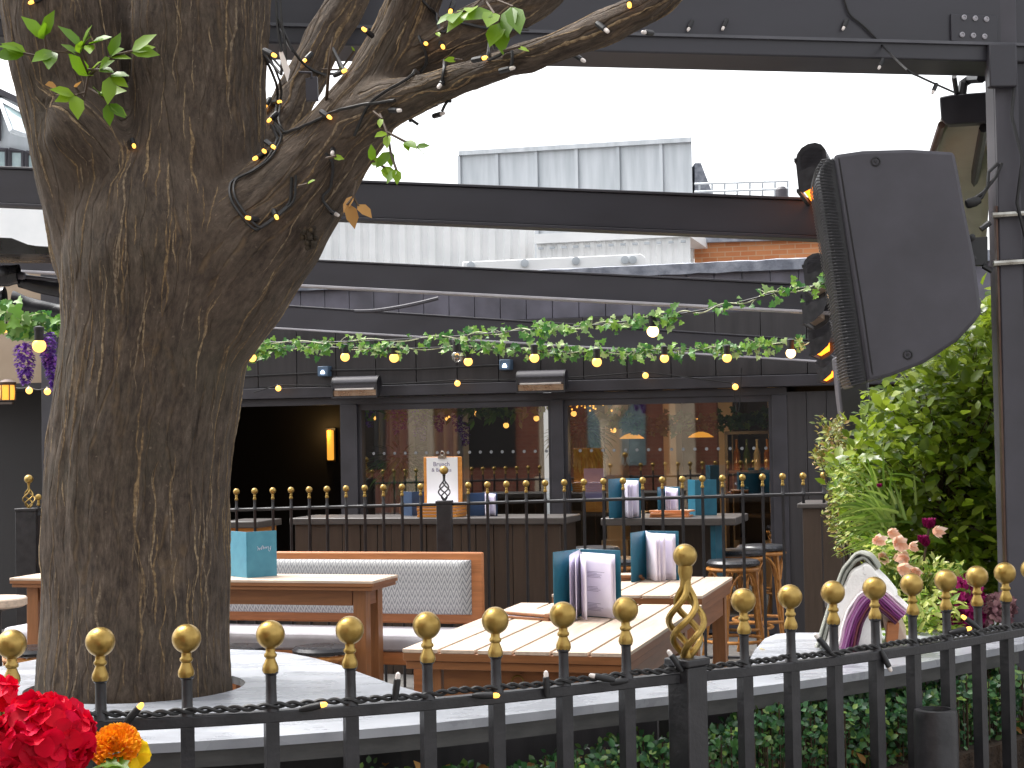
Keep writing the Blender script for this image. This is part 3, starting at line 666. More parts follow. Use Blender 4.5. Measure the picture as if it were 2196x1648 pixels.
# ================================================================== heaters at right
def side_heater(lab, px, py, Y, lit, L=.55, roll=0.0, sc=1.0):
    p = PY(px, py, Y); t = thing('patio_heater', lab, 'heater', p, R(-90) - TH, 'heaters along the right side of the terrace')
    heater('patio_heater', lab, t, lit, 'heaters along the right side of the terrace', L); t.scale = (1, sc, sc)
    t.rotation_euler = (R(roll), 0, R(-90) - TH); return t
side_heater('black heater with orange glow at the top left of the loudspeaker', 1786, 378, 6.5, True, sc=1.05)
side_heater('unlit black heater below the orange one beside the loudspeaker', 1784, 592, 8.0, False)
side_heater('black heater with wire guard beside a lit bulb', 1784, 655, 8.9, False, sc=1.25)
side_heater('black heater with orange glow low behind the loudspeaker', 1793, 726, 9.6, True, sc=1.2)
side_heater('farthest black heater glowing orange above the small speaker', 1796, 790, 10.6, True)
t = thing('side_rail', 'dark side rail of the pergola holding the row of heaters', 'beam', PY(1835, 390, 6.3), 0)
m = MB(); m.beam(PY(1856, 400, 6.2), PY(1835, 700, 12), .07, .12); m.build('rail', M['beam'], t, bev=.004)
# hooded panel beside the post
t = thing('heater_panel', 'grey heater panel with dark end cap beside the post', 'heater', PY(2065, 300, 6.1))
m = MB(); m.prism([PY(x_, y_, 6.0) for x_, y_ in [(2014, 208), (2040, 203), (2128, 196), (2134, 262), (2030, 268), (2018, 256)]], (.02, .06, 0)); m.build('end_cap', M['char'], t, bev=.006)
m = MB(); a0, a1 = PY(2022, 262, 6.05), PY(2134, 262, 6.05); b0, b1 = PY(1985, 400, 7.2), PY(2112, 560, 7.2)
m.hexa([b0, b1, b1 + V((0, .03, .02)), b0 + V((0, .03, .02)), a0, a1, a1 + V((0, .03, .02)), a0 + V((0, .03, .02))]); m.build('panel', pmat('panel_grey', srgb(116, 116, 106), srgb(140, 140, 128), .4, scale=4), t)
m = MB(); m.tube([PY(2019, 268, 6.04), PY(1994, 345, 6.6), PY(1985, 400, 7.18)], .014, 8); m.build('copper_trim', M['copper'], t)
m = MB(); m.tube([PY(2110, 275, 6.02), PY(2085, 410, 6.7), PY(2080, 470, 7)], .018, 8); m.build('strut', M['black'], t)
m = MB(); m.tube([PY(2062, 205, 6.02), PY(2066, 180, 6.02), PY(2080, 170, 6.02), PY(2105, 168, 5.9)], .018, 8); m.tube([PY(2052, 205, 6.02), PY(2046, 165, 5.95)], .01, 6); m.build('hanger', M['black'], t)
import numpy as np
# ================================================================== the big tree
chains = {
 'trunk': [(282, 2150, 4.6, 470), (286, 1700, 4.6, 430), (288, 1500, 4.6, 412), (292, 1300, 4.6, 398), (294, 1100, 4.6, 392), (303, 950, 4.6, 392), (324, 800, 4.6, 394), (340, 680, 4.6, 412), (352, 570, 4.6, 450), (350, 490, 4.6, 430), (346, 420, 4.6, 380), (342, 350, 4.6, 280), (340, 300, 4.6, 90)],
 'left': [(280, 640, 4.6, 200), (245, 540, 4.6, 265), (205, 420, 4.58, 240), (172, 300, 4.56, 225), (150, 190, 4.55, 230), (128, 70, 4.52, 240), (110, -80, 4.5, 235), (80, -360, 4.4, 190)],
 'mid': [(380, 660, 4.6, 220), (395, 540, 4.6, 320), (412, 400, 4.6, 305), (424, 280, 4.62, 290), (430, 150, 4.64, 290), (432, 0, 4.66, 295), (436, -150, 4.7, 270), (450, -420, 4.8, 210)],
 'main': [(370, 820, 4.6, 200), (420, 700, 4.58, 280), (490, 590, 4.54, 290), (570, 492, 4.5, 262), (640, 408, 4.46, 222), (704, 330, 4.42, 188), (772, 245, 4.38, 172), (824, 155, 4.36, 146), (866, 50, 4.34, 124), (905, -70, 4.3, 115), (960, -300, 4.25, 85)],
 'low': [(745, 285, 4.36, 136), (830, 228, 4.28, 116), (900, 200, 4.2, 88), (965, 177, 4.14, 74), (1060, 146, 4.05, 72), (1160, 112, 3.98, 76), (1280, 66, 3.9, 78), (1400, 6, 3.84, 76), (1560, -130, 3.8, 56), (1760, -300, 3.8, 34), (1960, -480, 3.85, 14)],
 'upper': [(850, 160, 4.36, 100), (940, 108, 4.32, 112), (1040, 58, 4.3, 112), (1140, -10, 4.28, 104), (1260, -110, 4.25, 80), (1420, -280, 4.3, 52), (1560, -480, 4.35, 24)],
 'back': [(520, 400, 4.72, 150), (590, 300, 4.85, 105), (640, 200, 4.92, 88), (690, 100, 4.98, 88), (745, 0, 5.02, 84), (810, -130, 5.1, 70)],
 'fill': [(275, 560, 4.72, 120), (272, 420, 4.72, 170), (270, 250, 4.74, 170), (262, 100, 4.76, 160), (262, -60, 4.78, 120)],
 'burl': [(215, 345, 4.5, 160), (165, 285, 4.45, 150), (130, 248, 4.42, 124), (108, 238, 4.41, 60)],
}
def dense(P_, n=6):
    out = []
    for i in range(len(P_) - 1):
        p0, p1, p2, p3 = P_[max(i - 1, 0)], P_[i], P_[i + 1], P_[min(i + 2, len(P_) - 1)]
        for k in range(n):
            t = k / n; t2_, t3 = t * t, t ** 3
            out.append(.5 * ((p1 * 2) + (p2 - p0) * t + (p0 * 2 - p1 * 5 + p2 * 4 - p3) * t2_ + (p1 * 3 - p0 - p2 * 3 + p3) * t3))
    out.append(P_[-1]); return out
segs = []; tb = MB(); tree_root = PZ(288, 1490, .908); tree_root.y = 4.6; tree_root.z = 0
def smooth_chain(c, n=4):
    P_ = [(PY(a, b_, Y), w_ / 2 * Y / F) for a, b_, Y, w_ in c]; out = []
    for i in range(len(P_) - 1):
        p0, p1, p2, p3 = P_[max(i - 1, 0)], P_[i], P_[i + 1], P_[min(i + 2, len(P_) - 1)]
        for k in range(n):
            t = k / n; t2, t3 = t * t, t * t * t
            f = lambda a, b_, c_, d: .5 * ((2 * b_) + (c_ - a) * t + (2 * a - 5 * b_ + 4 * c_ - d) * t2 + (3 * b_ - a - 3 * c_ + d) * t3)
            out.append((f(p0[0], p1[0], p2[0], p3[0]), f(p0[1], p1[1], p2[1], p3[1])))
    out.append(P_[-1]); return out
for nm, c in chains.items():
    s = smooth_chain(c)
    tb.tube([p for p, r in s], [r for p, r in s], 28)
    acc = 0
    for i in range(len(s) - 1):
        segs.append((s[i][0], s[i + 1][0], s[i][1], s[i + 1][1], acc, nm)); acc += (s[i + 1][0] - s[i][0]).length
tmp = link('tmp', tb.mesh('tmp', M['bark']))
rm = tmp.modifiers.new('r', 'REMESH'); rm.mode = 'VOXEL'; rm.voxel_size = .0105
sm = tmp.modifiers.new('s', 'SMOOTH'); sm.iterations = 26; sm.factor = .7
dg = bpy.context.evaluated_depsgraph_get(); dg.update()
tme = bpy.data.meshes.new_from_object(tmp.evaluated_get(dg)); bpy.data.objects.remove(tmp)
tme.name = 'trunk'; N = len(tme.vertices)
co = np.empty(N * 3, 'f'); tme.vertices.foreach_get('co', co); co = co.reshape(-1, 3)
no = np.empty(N * 3, 'f'); tme.vertices.foreach_get('normal', no); no = no.reshape(-1, 3)
GRP = {'trunk': 0, 'low': 0, 'back': 0, 'main': 1, 'left': 1, 'mid': 2, 'upper': 2, 'burl': 2, 'fill': 1}
names = list(chains); bd = np.full((3, N), 1e9); ba = np.zeros((3, N, 3), 'f')
chain_off = {k: i * 7.3 for i, k in enumerate(chains)}
MD = {}
for k in chains:
    P0 = [(s_[0], s_[1]) for s_ in segs if s_[5] == k]; q_ = np.array(P0[-1][1] - P0[0][0]); MD[k] = q_ / np.linalg.norm(q_)
R0 = {'trunk': .26, 'left': .15, 'mid': .19, 'main': .13, 'low': .05, 'upper': .06, 'back': .06, 'burl': .09, 'fill': .1}
for a, b_, ra, rb, acc, nm in segs:
    A_ = np.array(a); d = np.array(b_ - a); L = np.linalg.norm(d); d /= L
    q = co - A_; t = np.clip(q @ d, 0, L); rad = ra + (rb - ra) * t / L
    pr = q - t[:, None] * d; dist = np.linalg.norm(pr, axis=1) / rad
    ci = GRP[nm]; m_ = dist < bd[ci]; bd[ci] = np.where(m_, dist, bd[ci])
    s_ = np.cross(d, (0, -1, 0)); s_ /= np.linalg.norm(s_); u_ = np.cross(s_, d)
    th_ = np.arctan2(pr @ s_, pr @ u_); ba[ci, m_, 0] = th_[m_] * R0[nm] + ci * .37; ba[ci, m_, 1] = (co @ MD[nm] + chain_off[nm])[m_]; ba[ci, m_, 2] = ci * 5.0
wg = np.clip(1 - (bd - bd.min(0)) / .3, 0, 1); wg /= wg.sum(0)
disp = np.zeros(N)
for i in range(N):
    X, Y_, Z = co[i]; n2 = n3 = 0.0
    n1 = noise.noise(V((X * 4, Y_ * 4, Z * 2.2)))
    for g_ in range(3):
        k = wg[g_, i]
        if k > .02:
            x, y, z = ba[g_, i]; n2 += k * noise.noise(V((x * 26, y * 4.5, z))); n3 += k * noise.noise(V((x * 55 + 9, y * 11, z)))
    n4 = noise.noise(V((X * 11 + 5, Y_ * 11, Z * 6)))
    disp[i] = .012 * n1 + .0055 * n2 + .004 * n3 + .007 * n4
co2 = co + no * disp[:, None]
tme.vertices.foreach_set('co', (co2 - np.array(tree_root)).astype('f').ravel())
for g_, nm in enumerate(('bark_a', 'bark_b', 'bark_c')):
    at_ = tme.attributes.new(nm, 'FLOAT_VECTOR', 'POINT'); at_.data.foreach_set('vector', ba[g_].ravel())
at_ = tme.attributes.new('bark_mix', 'FLOAT_VECTOR', 'POINT'); at_.data.foreach_set('vector', wg.T.astype('f').ravel())
tme.materials.clear(); tme.materials.append(M['bark']); tme.shade_smooth(); tme.update()
tree = thing('tree', 'thick brown tree trunk with fissured bark rising through the grey ledge', 'tree', tree_root)
link('trunk', tme, tree)
polys = [tuple(p.vertices) for p in tme.polygons]
bvh = BVHTree.FromPolygons([V(c_) for c_ in co2], polys)
def hit(px, py, off=0.0, maxd=99):
    d = ray(px, py).normalized(); h = bvh.ray_cast(EYE, d)
    if h[0] is None: return None, None
    return h[0] + h[1] * off, h[1]
def surf(px, py, off=.008, Y=4.4):
    p, n = hit(px, py, off)
    return p if p is not None else PY(px, py, Y)
random.seed(19); fz = MB(); made = 0
def axis_at(p):
    b_, bd_ = None, 1e9
    for a, c, ra, rb, acc, nm in segs:
        d = c - a; t_ = max(0, min(1, (p - a).dot(d) / d.length_squared)); q = (p - a - d * t_).length / (ra + (rb - ra) * t_)
        if q < bd_: bd_, b_ = q, d.normalized()
    return b_
while made < 640:
    i = random.randrange(N); p = V(co2[i]); nrm_ = V(no[i])
    if p.z < .8 or p.z > 3.3 or nrm_.y > .6: continue
    if noise.noise(p * 2.3) < -.2 and random.random() < .75: continue
    d0 = axis_at(p); L_ = random.choice((.06, .1, .16, .26, .4)) * random.uniform(.7, 1.2); n_ = max(6, int(L_ / .012)); w0 = random.uniform(.0012, .0036) * (1.5 if L_ > .2 else 1); ph = random.random() * 40
    rows = []; q = p
    for k in range(n_ + 1):
        loc_, nn_, _, _ = bvh.find_nearest(q)
        if loc_ is None: break
        if k % 6 == 0: d0 = axis_at(loc_)
        dd = (d0 - nn_ * d0.dot(nn_)).normalized(); sd_ = dd.cross(nn_)
        wv = noise.noise(V((k * .17 + ph, 0, 0))) * .55 + noise.noise(V((k * .6 + ph, 7, 0))) * .35
        rows.append((loc_, nn_, sd_)); q = loc_ + (dd + sd_ * wv) * .012
    for k, (l_, nn_, sd_) in enumerate(rows):
        t_ = k / max(1, len(rows) - 1); w_ = w0 * max(.05, math.sin(math.pi * t_)) ** .6 * (.55 + .9 * abs(noise.noise(V((k * .5 + ph, 3, 1)))) * 1.6)
        rows[k] = [l_ + nn_ * .0004 - sd_ * w_, l_ + nn_ * (.0008 + w_ * .5), l_ + nn_ * .0004 + sd_ * w_]
    if len(rows) < 4: continue
    fz.add([x for r_ in rows for x in r_], [(3 * k + j, 3 * k + j + 1, 3 * k + j + 4, 3 * k + j + 3) for k in range(len(rows) - 1) for j in (0, 1)]); made += 1
fo_ = fz.build('bark_ridge', M['barkline'], tree, ang=180); fo_['kind'] = 'stuff'
# leaf sprigs growing from the bark
def sprig(name, base, twigs, mat, L, cnt=3, spread=30):
    fm, sm_ = MB(), MB()
    for pts in twigs:
        Q = [PY(a, b_, Y) for a, b_, Y in pts]
        sm_.tube(Q, .0035, 5)
        for i in range(len(Q)):
            if i == 0: continue
            dd = (Q[i] - Q[i - 1]).normalized()
            for k in range(cnt):
                v = (dd + V((random.uniform(-1, 1), random.uniform(-.7, .3), random.uniform(-.6, .8)))).normalized()
                l_ = L * random.uniform(.7, 1.15)
                fm.leaf(Q[i] - dd * random.random() * .01, v, V((random.uniform(-.4, .4), -.8, random.uniform(.2, 1))), l_, l_ * .55, .2, .15)
    f = fm.build('leaf_sprig', M[mat], tree); s2_ = sm_.build('twig', M['stem'], f)
    return f
sprig('a', None, [[(180, 215, 4.2), (190, 160, 4.12), (170, 115, 4.08), (110, 110, 4.05)], [(190, 165, 4.12), (240, 120, 4.1), (285, 110, 4.1)], [(100, 125, 4.08), (50, 115, 4.05)], [(100, 110, 4.08), (95, 78, 4.05)], [(190, 190, 4.15), (215, 205, 4.12), (235, 225, 4.12)], [(180, 200, 4.15), (160, 205, 4.12)], [(190, 150, 4.1), (215, 150, 4.07), (240, 165, 4.06)], [(185, 130, 4.1), (175, 100, 4.07), (195, 95, 4.05)]], 'leaf_sprig', .07, 3)
sprig('b', None, [[(815, 245, 4.2), (832, 290, 4.15), (838, 330, 4.14), (850, 365, 4.12)], [(832, 285, 4.15), (870, 305, 4.12), (895, 318, 4.12)], [(760, 385, 4.2), (800, 345, 4.16), (825, 360, 4.15)]], 'leaf_sprig', .05, 2)
sprig('c', None, [[(1040, -10, 4.0), (1010, 20, 3.96), (975, 30, 3.95)], [(1040, 0, 4.0), (1060, 30, 3.95), (1075, 50, 3.95)], [(1050, -5, 4.0), (1100, 15, 3.95)]], 'leaf_sprig', .085, 2)
for tw_ in [[(700, 340, 4.1), (720, 335, 4.08)], [(690, 150, 4.7), (730, 150, 4.7), (760, 110, 4.6)], [(950, 60, 4.1), (935, 70, 4.08)], [(990, 130, 4.0), (975, 128, 3.98)], [(640, 400, 4.2), (660, 395, 4.18)], [(1080, 110, 3.9), (1115, 100, 3.88)], [(800, 240, 4.1), (820, 255, 4.08)]]: sprig('e', None, [tw_], 'leaf_sprig', .034, 1)
sprig('d', None, [[(765, 390, 4.3), (757, 425, 4.28), (744, 440, 4.27)], [(757, 420, 4.28), (770, 445, 4.27)]], 'leaf_brown', .07, 1)
sprig('g', None, [[(1900, -430, 3.84), (1960, -490, 3.85), (2010, -520, 3.85)], [(1540, -460, 4.33), (1600, -520, 4.34), (1620, -570, 4.35)]], 'leaf_sprig', .08, 4)
sprig('f', None, [[(180, 215, 4.18), (160, 185, 4.14)], [(120, 200, 4.2), (122, 185, 4.16)]], 'leaf_brown', .045, 1)
m = MB(); m.tube([surf(700, 215, 0), PY(708, 120, 4.2), PY(714, 80, 4.2)], [.005, .004, .002], 5); m.build('twig', M['stem'], tree)
m = MB()
for k in range(30):
    a = random.random() * 6.3; r_ = random.random() * 20
    m.ball(PY(664 + r_ * math.cos(a) * .8, 508 + r_ * math.sin(a) * 1.3, 4.35 + random.uniform(-.02, .02)), .008, 6, 4)
m.build('bark_tuft', M['bark'], tree)
# ------------------------------------------------------------------ fairy lights on the tree
t = thing('fairy_lights', 'black string of amber fairy lights wound over the tree limbs', 'string lights', surf(600, 400))
lines = [[(592, 0), (596, 60), (604, 120), (600, 200), (590, 260), (598, 300), (575, 345), (540, 372), (500, 395), (498, 430), (525, 470), (545, 490), (560, 488), (600, 455), (622, 430), (625, 380)],
 [(596, 40), (640, 130), (690, 160), (742, 155)],
 [(610, 290), (650, 275), (700, 250), (740, 235), (790, 225), (850, 215)],
 [(905, 0), (930, 30), (950, 70), (980, 50), (1050, 60), (1130, 60)], [(700, 330), (712, 350), (708, 400), (690, 425), (712, 455)],
 [(900, 80), (915, 130), (880, 170), (800, 220), (760, 290)], [(952, 130), (955, 150), (950, 180)], [(1060, 90), (1050, 130), (1098, 110), (1098, 145)],
 [(965, 212), (955, 225), (948, 240)], [(878, 255), (897, 268)]]
cm_ = MB()
for l in lines:
    Q = [];
    for i in range(len(l) - 1):
        n_ = max(1, int(math.dist(l[i], l[i + 1]) / 14))
        for k in range(n_): Q.append((l[i][0] + (l[i + 1][0] - l[i][0]) * k / n_, l[i][1] + (l[i + 1][1] - l[i][1]) * k / n_))
    Q.append(l[-1]); Q = [(q.x, q.y) for q in dense([V((a, b_, 0)) for a, b_ in l], 8)]; P_ = []; lastY = 4.3
    for a, b_ in Q:
        p, n_ = hit(a, b_, .006)
        if p is None or p.y > 5.2: p = PY(a, b_, lastY)
        lastY = p.y; P_.append(p)
    for i in range(1, len(P_) - 1): P_[i] = V((P_[i].x, min(P_[i].y, (P_[i - 1].y + P_[i + 1].y) / 2), P_[i].z))
    cm_.tube(P_, .0042, 5)
    if l is lines[0]: cm_.tube([p + V((.012, -.006, .004)) for p in P_], .0035, 5)
cm_.build('cable', M['rubber'], t)
bl = [(576, 232, 1), (600, 225, 1), (583, 262, 1), (557, 344, 1), (575, 332, 1), (590, 320, 1), (540, 470, 1), (590, 462, 1), (710, 253, 1), (584, 117, 1), (655, 132, 1), (742, 160, 1), (784, 66, 1), (915, 94, 1), (950, 98, 1), (967, 22, 1), (1042, 131, 1), (1098, 144, 0), (952, 182, 0), (713, 454, 0), (857, 232, 0), (77, 5, 1), (716, 325, 0), (1247, 128, 0), (946, 245, 0), (1352, 12, 1), (1300, 60, 0), (1384, 70, 0), (291, 318, 1)]
bs = MB(); bs.lathe([(.0065, 0), (.0075, .004), (.0075, .028), (.005, .03)], n=8); bsm = bs.mesh('socket', M['black'])
bb = MB(); bb.lathe([(.0048, 0), (.0055, .006), (.0045, .013), (.001, .016)], n=8); bon, boff = bb.mesh('bulb', M['led']), bb.mesh('bulb', M['leddim'])
for px, py, on in bl:
    p, n_ = hit(px, py, .012)
    if p is None or p.y > 5.2: p = PY(px, py, 4.25)
    d = V((random.uniform(-1, 1), -.4, random.uniform(-1, .2))).normalized()
    o = link('socket', bsm, t, p - d * .03 - t.location); o.rotation_euler = d.to_track_quat('Z', 'Y').to_euler()
    link('bulb', bon if on else boff, o, (0, 0, .029))
t2 = thing('tree_tag', 'small pale plastic label hanging on the light cables beside the trunk', 'tag', PY(605, 115, 4.25))
m = MB(); m.prism([PY(a, b_, 4.25) for a, b_ in ((598, 112), (606, 110), (622, 150), (616, 176), (604, 140))], (0, .004, 0)); m.build('card', M['leddim'], t2)
m = MB(); m.tube([PY(600, 95, 4.25), PY(603, 112, 4.25)], .003, 5); m.build('string', M['rubber'], t2)
m = MB(); q = [PY(a, b_, 4.6) for a, b_ in ((655, 168), (680, 164), (682, 215), (656, 217))]; m.prism(q, (0, .02, 0)); m.tube([PY(640, 155, 4.6), PY(668, 156, 4.6), PY(668, 168, 4.6)], .004, 5)
solo('hanging_box', m, M['spk'], 'small grey plastic box hanging between the limbs against the sky', 'box', q[0], bev=.003)

# ================================================================== front railing
BALL_Z = 1.158
fx = [(-165, 1386), (25, 1383), (215, 1378), (400, 1371), (580, 1362), (750, 1352), (915, 1343), (1062, 1331), (1207, 1321), (1341, 1306), (1594, 1289), (1694, 1281), (1786, 1271), (1875, 1263), (1955, 1253), (2028, 1247), (2095, 1237), (2155, 1229), (2212, 1222), (2266, 1215)]
FP = [PZ(a, b_, BALL_Z) for a, b_ in fx]
post_p = PZ(1471, 1297, BALL_Z)
path = FP[:10] + [post_p] + FP[10:]
# keep the curve smooth (ball heights measured to a pixel or so)
sp_ = [p.copy() for p in path]
for it in range(2):
    q = [p.copy() for p in sp_]
    for i in range(1, len(sp_) - 1): q[i] = (sp_[i - 1] + sp_[i] * 2 + sp_[i + 1]) / 4
    # move only along the view ray so that the picture position holds
    for i in range(1, len(sp_) - 1):
        k = q[i].y / sp_[i].y; sp_[i] = V((sp_[i].x * k, sp_[i].y * k, sp_[i].z))
path = sp_
fdense = dense(path)
def sweep(mb, P_, prof):                 # prof: (offset inward, z) closed loop, horizontal path
    n = len(P_); k = len(prof); vs = []
    for i in range(n):
        t = (P_[min(i + 1, n - 1)] - P_[max(i - 1, 0)]); t.z = 0; t.normalize(); nn = V((-t.y, t.x, 0))
        if nn.y < 0: nn = -nn
        vs += [V((P_[i].x, P_[i].y, 0)) + nn * a + V((0, 0, b_)) for a, b_ in prof]
    fs = [(i * k + j, i * k + (j + 1) % k, (i + 1) * k + (j + 1) % k, (i + 1) * k + j) for i in range(n - 1) for j in range(k)]
    fs += [tuple(range(k)), tuple((n - 1) * k + j for j in reversed(range(k)))]
    mb.add(vs, fs)
def finial_mesh(name, s=1.0):
    m = MB(); r = .0325 * s; prof = []
    nk = .052 * s
    prof += [(.0165 * s, -r - nk), (.0185 * s, -r - nk + .006 * s), (.0175 * s, -r - nk + .014 * s), (.0125 * s, -r - nk + .026 * s), (.0105 * s, -r - nk + .032 * s), (.0145 * s, -r - nk + .036 * s), (.0145 * s, -r - nk + .041 * s), (.011 * s, -r - nk + .045 * s)]
    for i in range(1, 15):
        a = math.pi * i / 14
        if i == 1: a = .34
        prof.append((r * math.sin(a), -r * math.cos(a)))
    m.lathe(prof, n=20); return m.mesh(name, M['gold'], ang=50)
def basket_meshes(s, h, rmax, rball, mat):
    """ball on a twisted four-rod basket, base at z=0, ball centre at z=h+rball*.9"""
    m = MB()
    for k in range(4):
        P_ = []; n = 26
        for i in range(n + 1):
            t = i / n; prof_r = .006 * s + (rmax - .006 * s) * (math.sin(math.pi * min(1, t / .78) ** .9) ** 1.15 if t < .78 else 0)
            a = k * math.pi / 2 + t * math.pi * 1.75
            P_.append((prof_r * math.cos(a), prof_r * math.sin(a), h * t))
        m.tube(P_, .0074 * s, 8)
    m.lathe([(.014 * s, -.004), (.016 * s, .006 * s), (.009 * s, .02 * s)], (0, 0, 0), n=12)
    m.lathe([(.012 * s, -.03 * s), (.017 * s, -.012 * s), (.016 * s, .004 * s)], (0, 0, h), n=12)
    b_ = MB(); b_.ball((0, 0, h + rball * .88), rball, 22, 14)
    return m, b_
front = thing('iron_railing', 'black iron railing with large brass ball finials in the foreground', 'railing', path[3] * 1)
front.location.z = 0
m = MB(); sweep(m, fdense, [(-.016, .963), (.016, .963), (.016, .989), (-.016, .989)]); m.build('rail', M['iron'], front, bev=.003)
m = MB(); sweep(m, fdense, [(-.016, .18), (.016, .18), (.016, .206), (-.016, .206)]); m.build('rail', M['iron'], front, bev=.003)
bm1 = MB(); bm1.box(-.0152, .0152, -.0152, .0152, 0, .97)
bm1.lathe([(.018, .988), (.0165, .996), (.0128, 1.006), (.0120, 1.05), (.0126, 1.068), (.0165, 1.072), (.0165, 1.078)], n=10)
barm = bm1.mesh('bar', M['iron']); finm = finial_mesh('finial')
def ang_at(P_, i):
    d = P_[min(i + 1, len(P_) - 1)] - P_[max(i - 1, 0)]; return math.atan2(d.y, d.x)
for i, p in enumerate(path):
    if i == 10: continue
    o = link('bar', barm, front, V((p.x, p.y, 0)) - front.location, (0, 0, ang_at(path, i) + random.uniform(-.05, .05)))
    link('finial', finm, o, (0, 0, BALL_Z), (random.uniform(-.02, .02), random.uniform(-.02, .02), random.random() * 6))
pp = path[10]
zpt = 1.6 - (1408 - 924) * pp.y / F
m = MB(); m.box(-.036, .036, -.036, .036, 0, zpt - .02); m.box(-.042, .042, -.042, .042, zpt - .0195, zpt)
po = m.build('post', M['iron'], front, True, bev=.004); po.location = V((pp.x, pp.y, 0)) - front.location; po.rotation_euler = (0, 0, ang_at(path, 10) + .25)
zb_ = 1.6 - (1192 - 924) * pp.y / F; rb = 26 * pp.y / F
bk, ball_ = basket_meshes(1.15, zb_ - rb * .88 - zpt, 38 * pp.y / F, rb, None)
fo = bk.build('basket_finial', M['gold'], po, True); fo.location = (0, 0, zpt); fb = ball_.build('ball', M['gold'], fo, True)
# cable with bulbs along the rail
t = thing('fairy_lights', 'twisted black light cable with small bulbs laid along the foreground railing', 'string lights', path[3])
m = MB(); P1, P2 = [], []
fd2 = dense(path, 60)
for i, p in enumerate(fd2):
    z = .9955 + .006 * noise.noise(V((i * .03, 0, 0))) + .004 * abs(noise.noise(V((i * .011, 5, 0)))); a = i * .30
    yo = -.012 + .016 * noise.noise(V((i * .02, 9, 0)))
    P1.append(V((p.x, p.y + yo + .0045 * math.cos(a), z + .0045 + .0045 * math.sin(a)))); P2.append(V((p.x, p.y + yo - .0045 * math.cos(a), z + .0045 - .0045 * math.sin(a))))
m.tube(P1, .0042, 6); m.tube(P2, .0042, 6); m.build('cable', M['rubber'], t)
bs = MB(); bs.lathe([(.005, -.012), (.0075, .0), (.0085, .012), (.008, .036), (.006, .038)], n=10); bsm2 = bs.mesh('socket', M['black'])
bb = MB(); bb.lathe([(.0058, 0), (.0062, .008), (.005, .014), (.001, .017)], n=10); bon2, boff2 = bb.mesh('bulb', M['led']), bb.mesh('bulb', M['leddim'])
for (ax, ay, bx_, by_, on) in ((272, 1548, 300, 1516, 1), (655, 1520, 692, 1512, 1), (848, 1490, 853, 1452, 0), (1025, 1492, 1062, 1492, 1), (1172, 1474, 1171, 1448, 0), (1282, 1452, 1272, 1450, 0), (1448, 1418, 1437, 1402, 0), (1775, 1392, 1752, 1366, 0), (1890, 1398, 1908, 1434, 0), (2095, 1345, 2068, 1325, 1), (2035, 1358, 2076, 1349, 1), (1330, 1462, 1300, 1466, 0)):
    k = min(range(len(fd2)), key=lambda i: abs((fd2[i] - EYE).dot(RT) / (fd2[i] - EYE).dot(fwd) * F + CX - ax))
    Yk = fd2[k].y - .03; p, q = PY(ax, ay, Yk), PY(bx_, by_, Yk); d = (q - p).normalized()
    o = link('socket', bsm2, t, q - d * .042 - t.location); o.rotation_euler = d.to_track_quat('Z', 'Y').to_euler()
    link('bulb', bon2 if on else boff2, o, (0, 0, .036))
# ================================================================== ledge round the tree, bed, hedge
LZ = .908
from mathutils.geometry import tessellate_polygon
def offs(P_, o):
    out = []
    for i in range(len(P_)):
        t_ = P_[min(i + 1, len(P_) - 1)] - P_[max(i - 1, 0)]; nn = V((-t_.y, t_.x, 0)).normalized()
        if nn.y < 0: nn = -nn
        out.append(V((P_[i].x, P_[i].y, LZ)) + nn * o)
    return out
front_edge = offs(fdense, .125)
inner = offs(fdense, .33)
pxof = lambda p: (p - EYE).dot(RT) / (p - EYE).dot(fwd) * F + CX
mid_ = [p for p in inner if 1010 < pxof(p) < 1585]
far_l = [PZ(a, b_, LZ) for a, b_ in ((-250, 1470), (-100, 1445), (0, 1430), (90, 1412), (200, 1400), (330, 1393), (420, 1391), (500, 1393), (560, 1395), (620, 1401), (680, 1413), (730, 1427), (775, 1444), (830, 1464), (890, 1482), (945, 1497))]
far_r = [PZ(a, b_, LZ) for a, b_ in ((1603, 1425), (1618, 1395), (1640, 1370), (1664, 1360), (1700, 1357), (1800, 1357), (1950, 1350), (2100, 1335), (2300, 1305))]
outer = front_edge + far_r[::-1] + mid_[::-1] + far_l[::-1]
hc = V((tree_root.x, tree_root.y, LZ)); hc.x = (PY(290, 1490, 4.6)).x
hole = [hc + V((.305 * math.cos(a), .292 * math.sin(a), 0)) for a in [2 * math.pi * k / 40 for k in range(40)]]
tri = tessellate_polygon([outer, hole]); allv = outer + hole; n = len(allv)
m = MB(); TK = .022
m.add(allv + [p - V((0, 0, TK)) for p in allv], [tuple(f) for f in tri] + [tuple(i + n for i in reversed(f)) for f in tri]
      + [(i, (i + 1) % len(outer), (i + 1) % len(outer) + n, i + n) for i in range(len(outer))]
      + [(len(outer) + i, len(outer) + (i + 1) % 40, len(outer) + (i + 1) % 40 + n, len(outer) + i + n) for i in range(40)])
import bmesh
def recalc(me):
    b_ = bmesh.new(); b_.from_mesh(me); bmesh.ops.recalc_face_normals(b_, faces=b_.faces); b_.to_mesh(me); b_.free()
ledge = thing('curved_ledge', 'pale grey curved ledge with a dark fascia behind the foreground railing', 'ledge', V((hc.x, hc.y, 0)))
o = m.build('ledge_top', M['ledge'], ledge, smooth=False, bev=.004); recalc(o.data)
m = MB(); sweep(m, offs(fdense, .14), [(0, .845), (.02, .845), (.02, LZ - TK - .001), (0, LZ - TK - .001)]); m.build('fascia', M['fascia'], ledge)
m = MB(); sweep(m, offs(fdense, .52), [(0, .05), (.03, .05), (.03, LZ - TK - .03), (0, LZ - TK - .03)]); m.build('back_panel', M['board'], ledge)
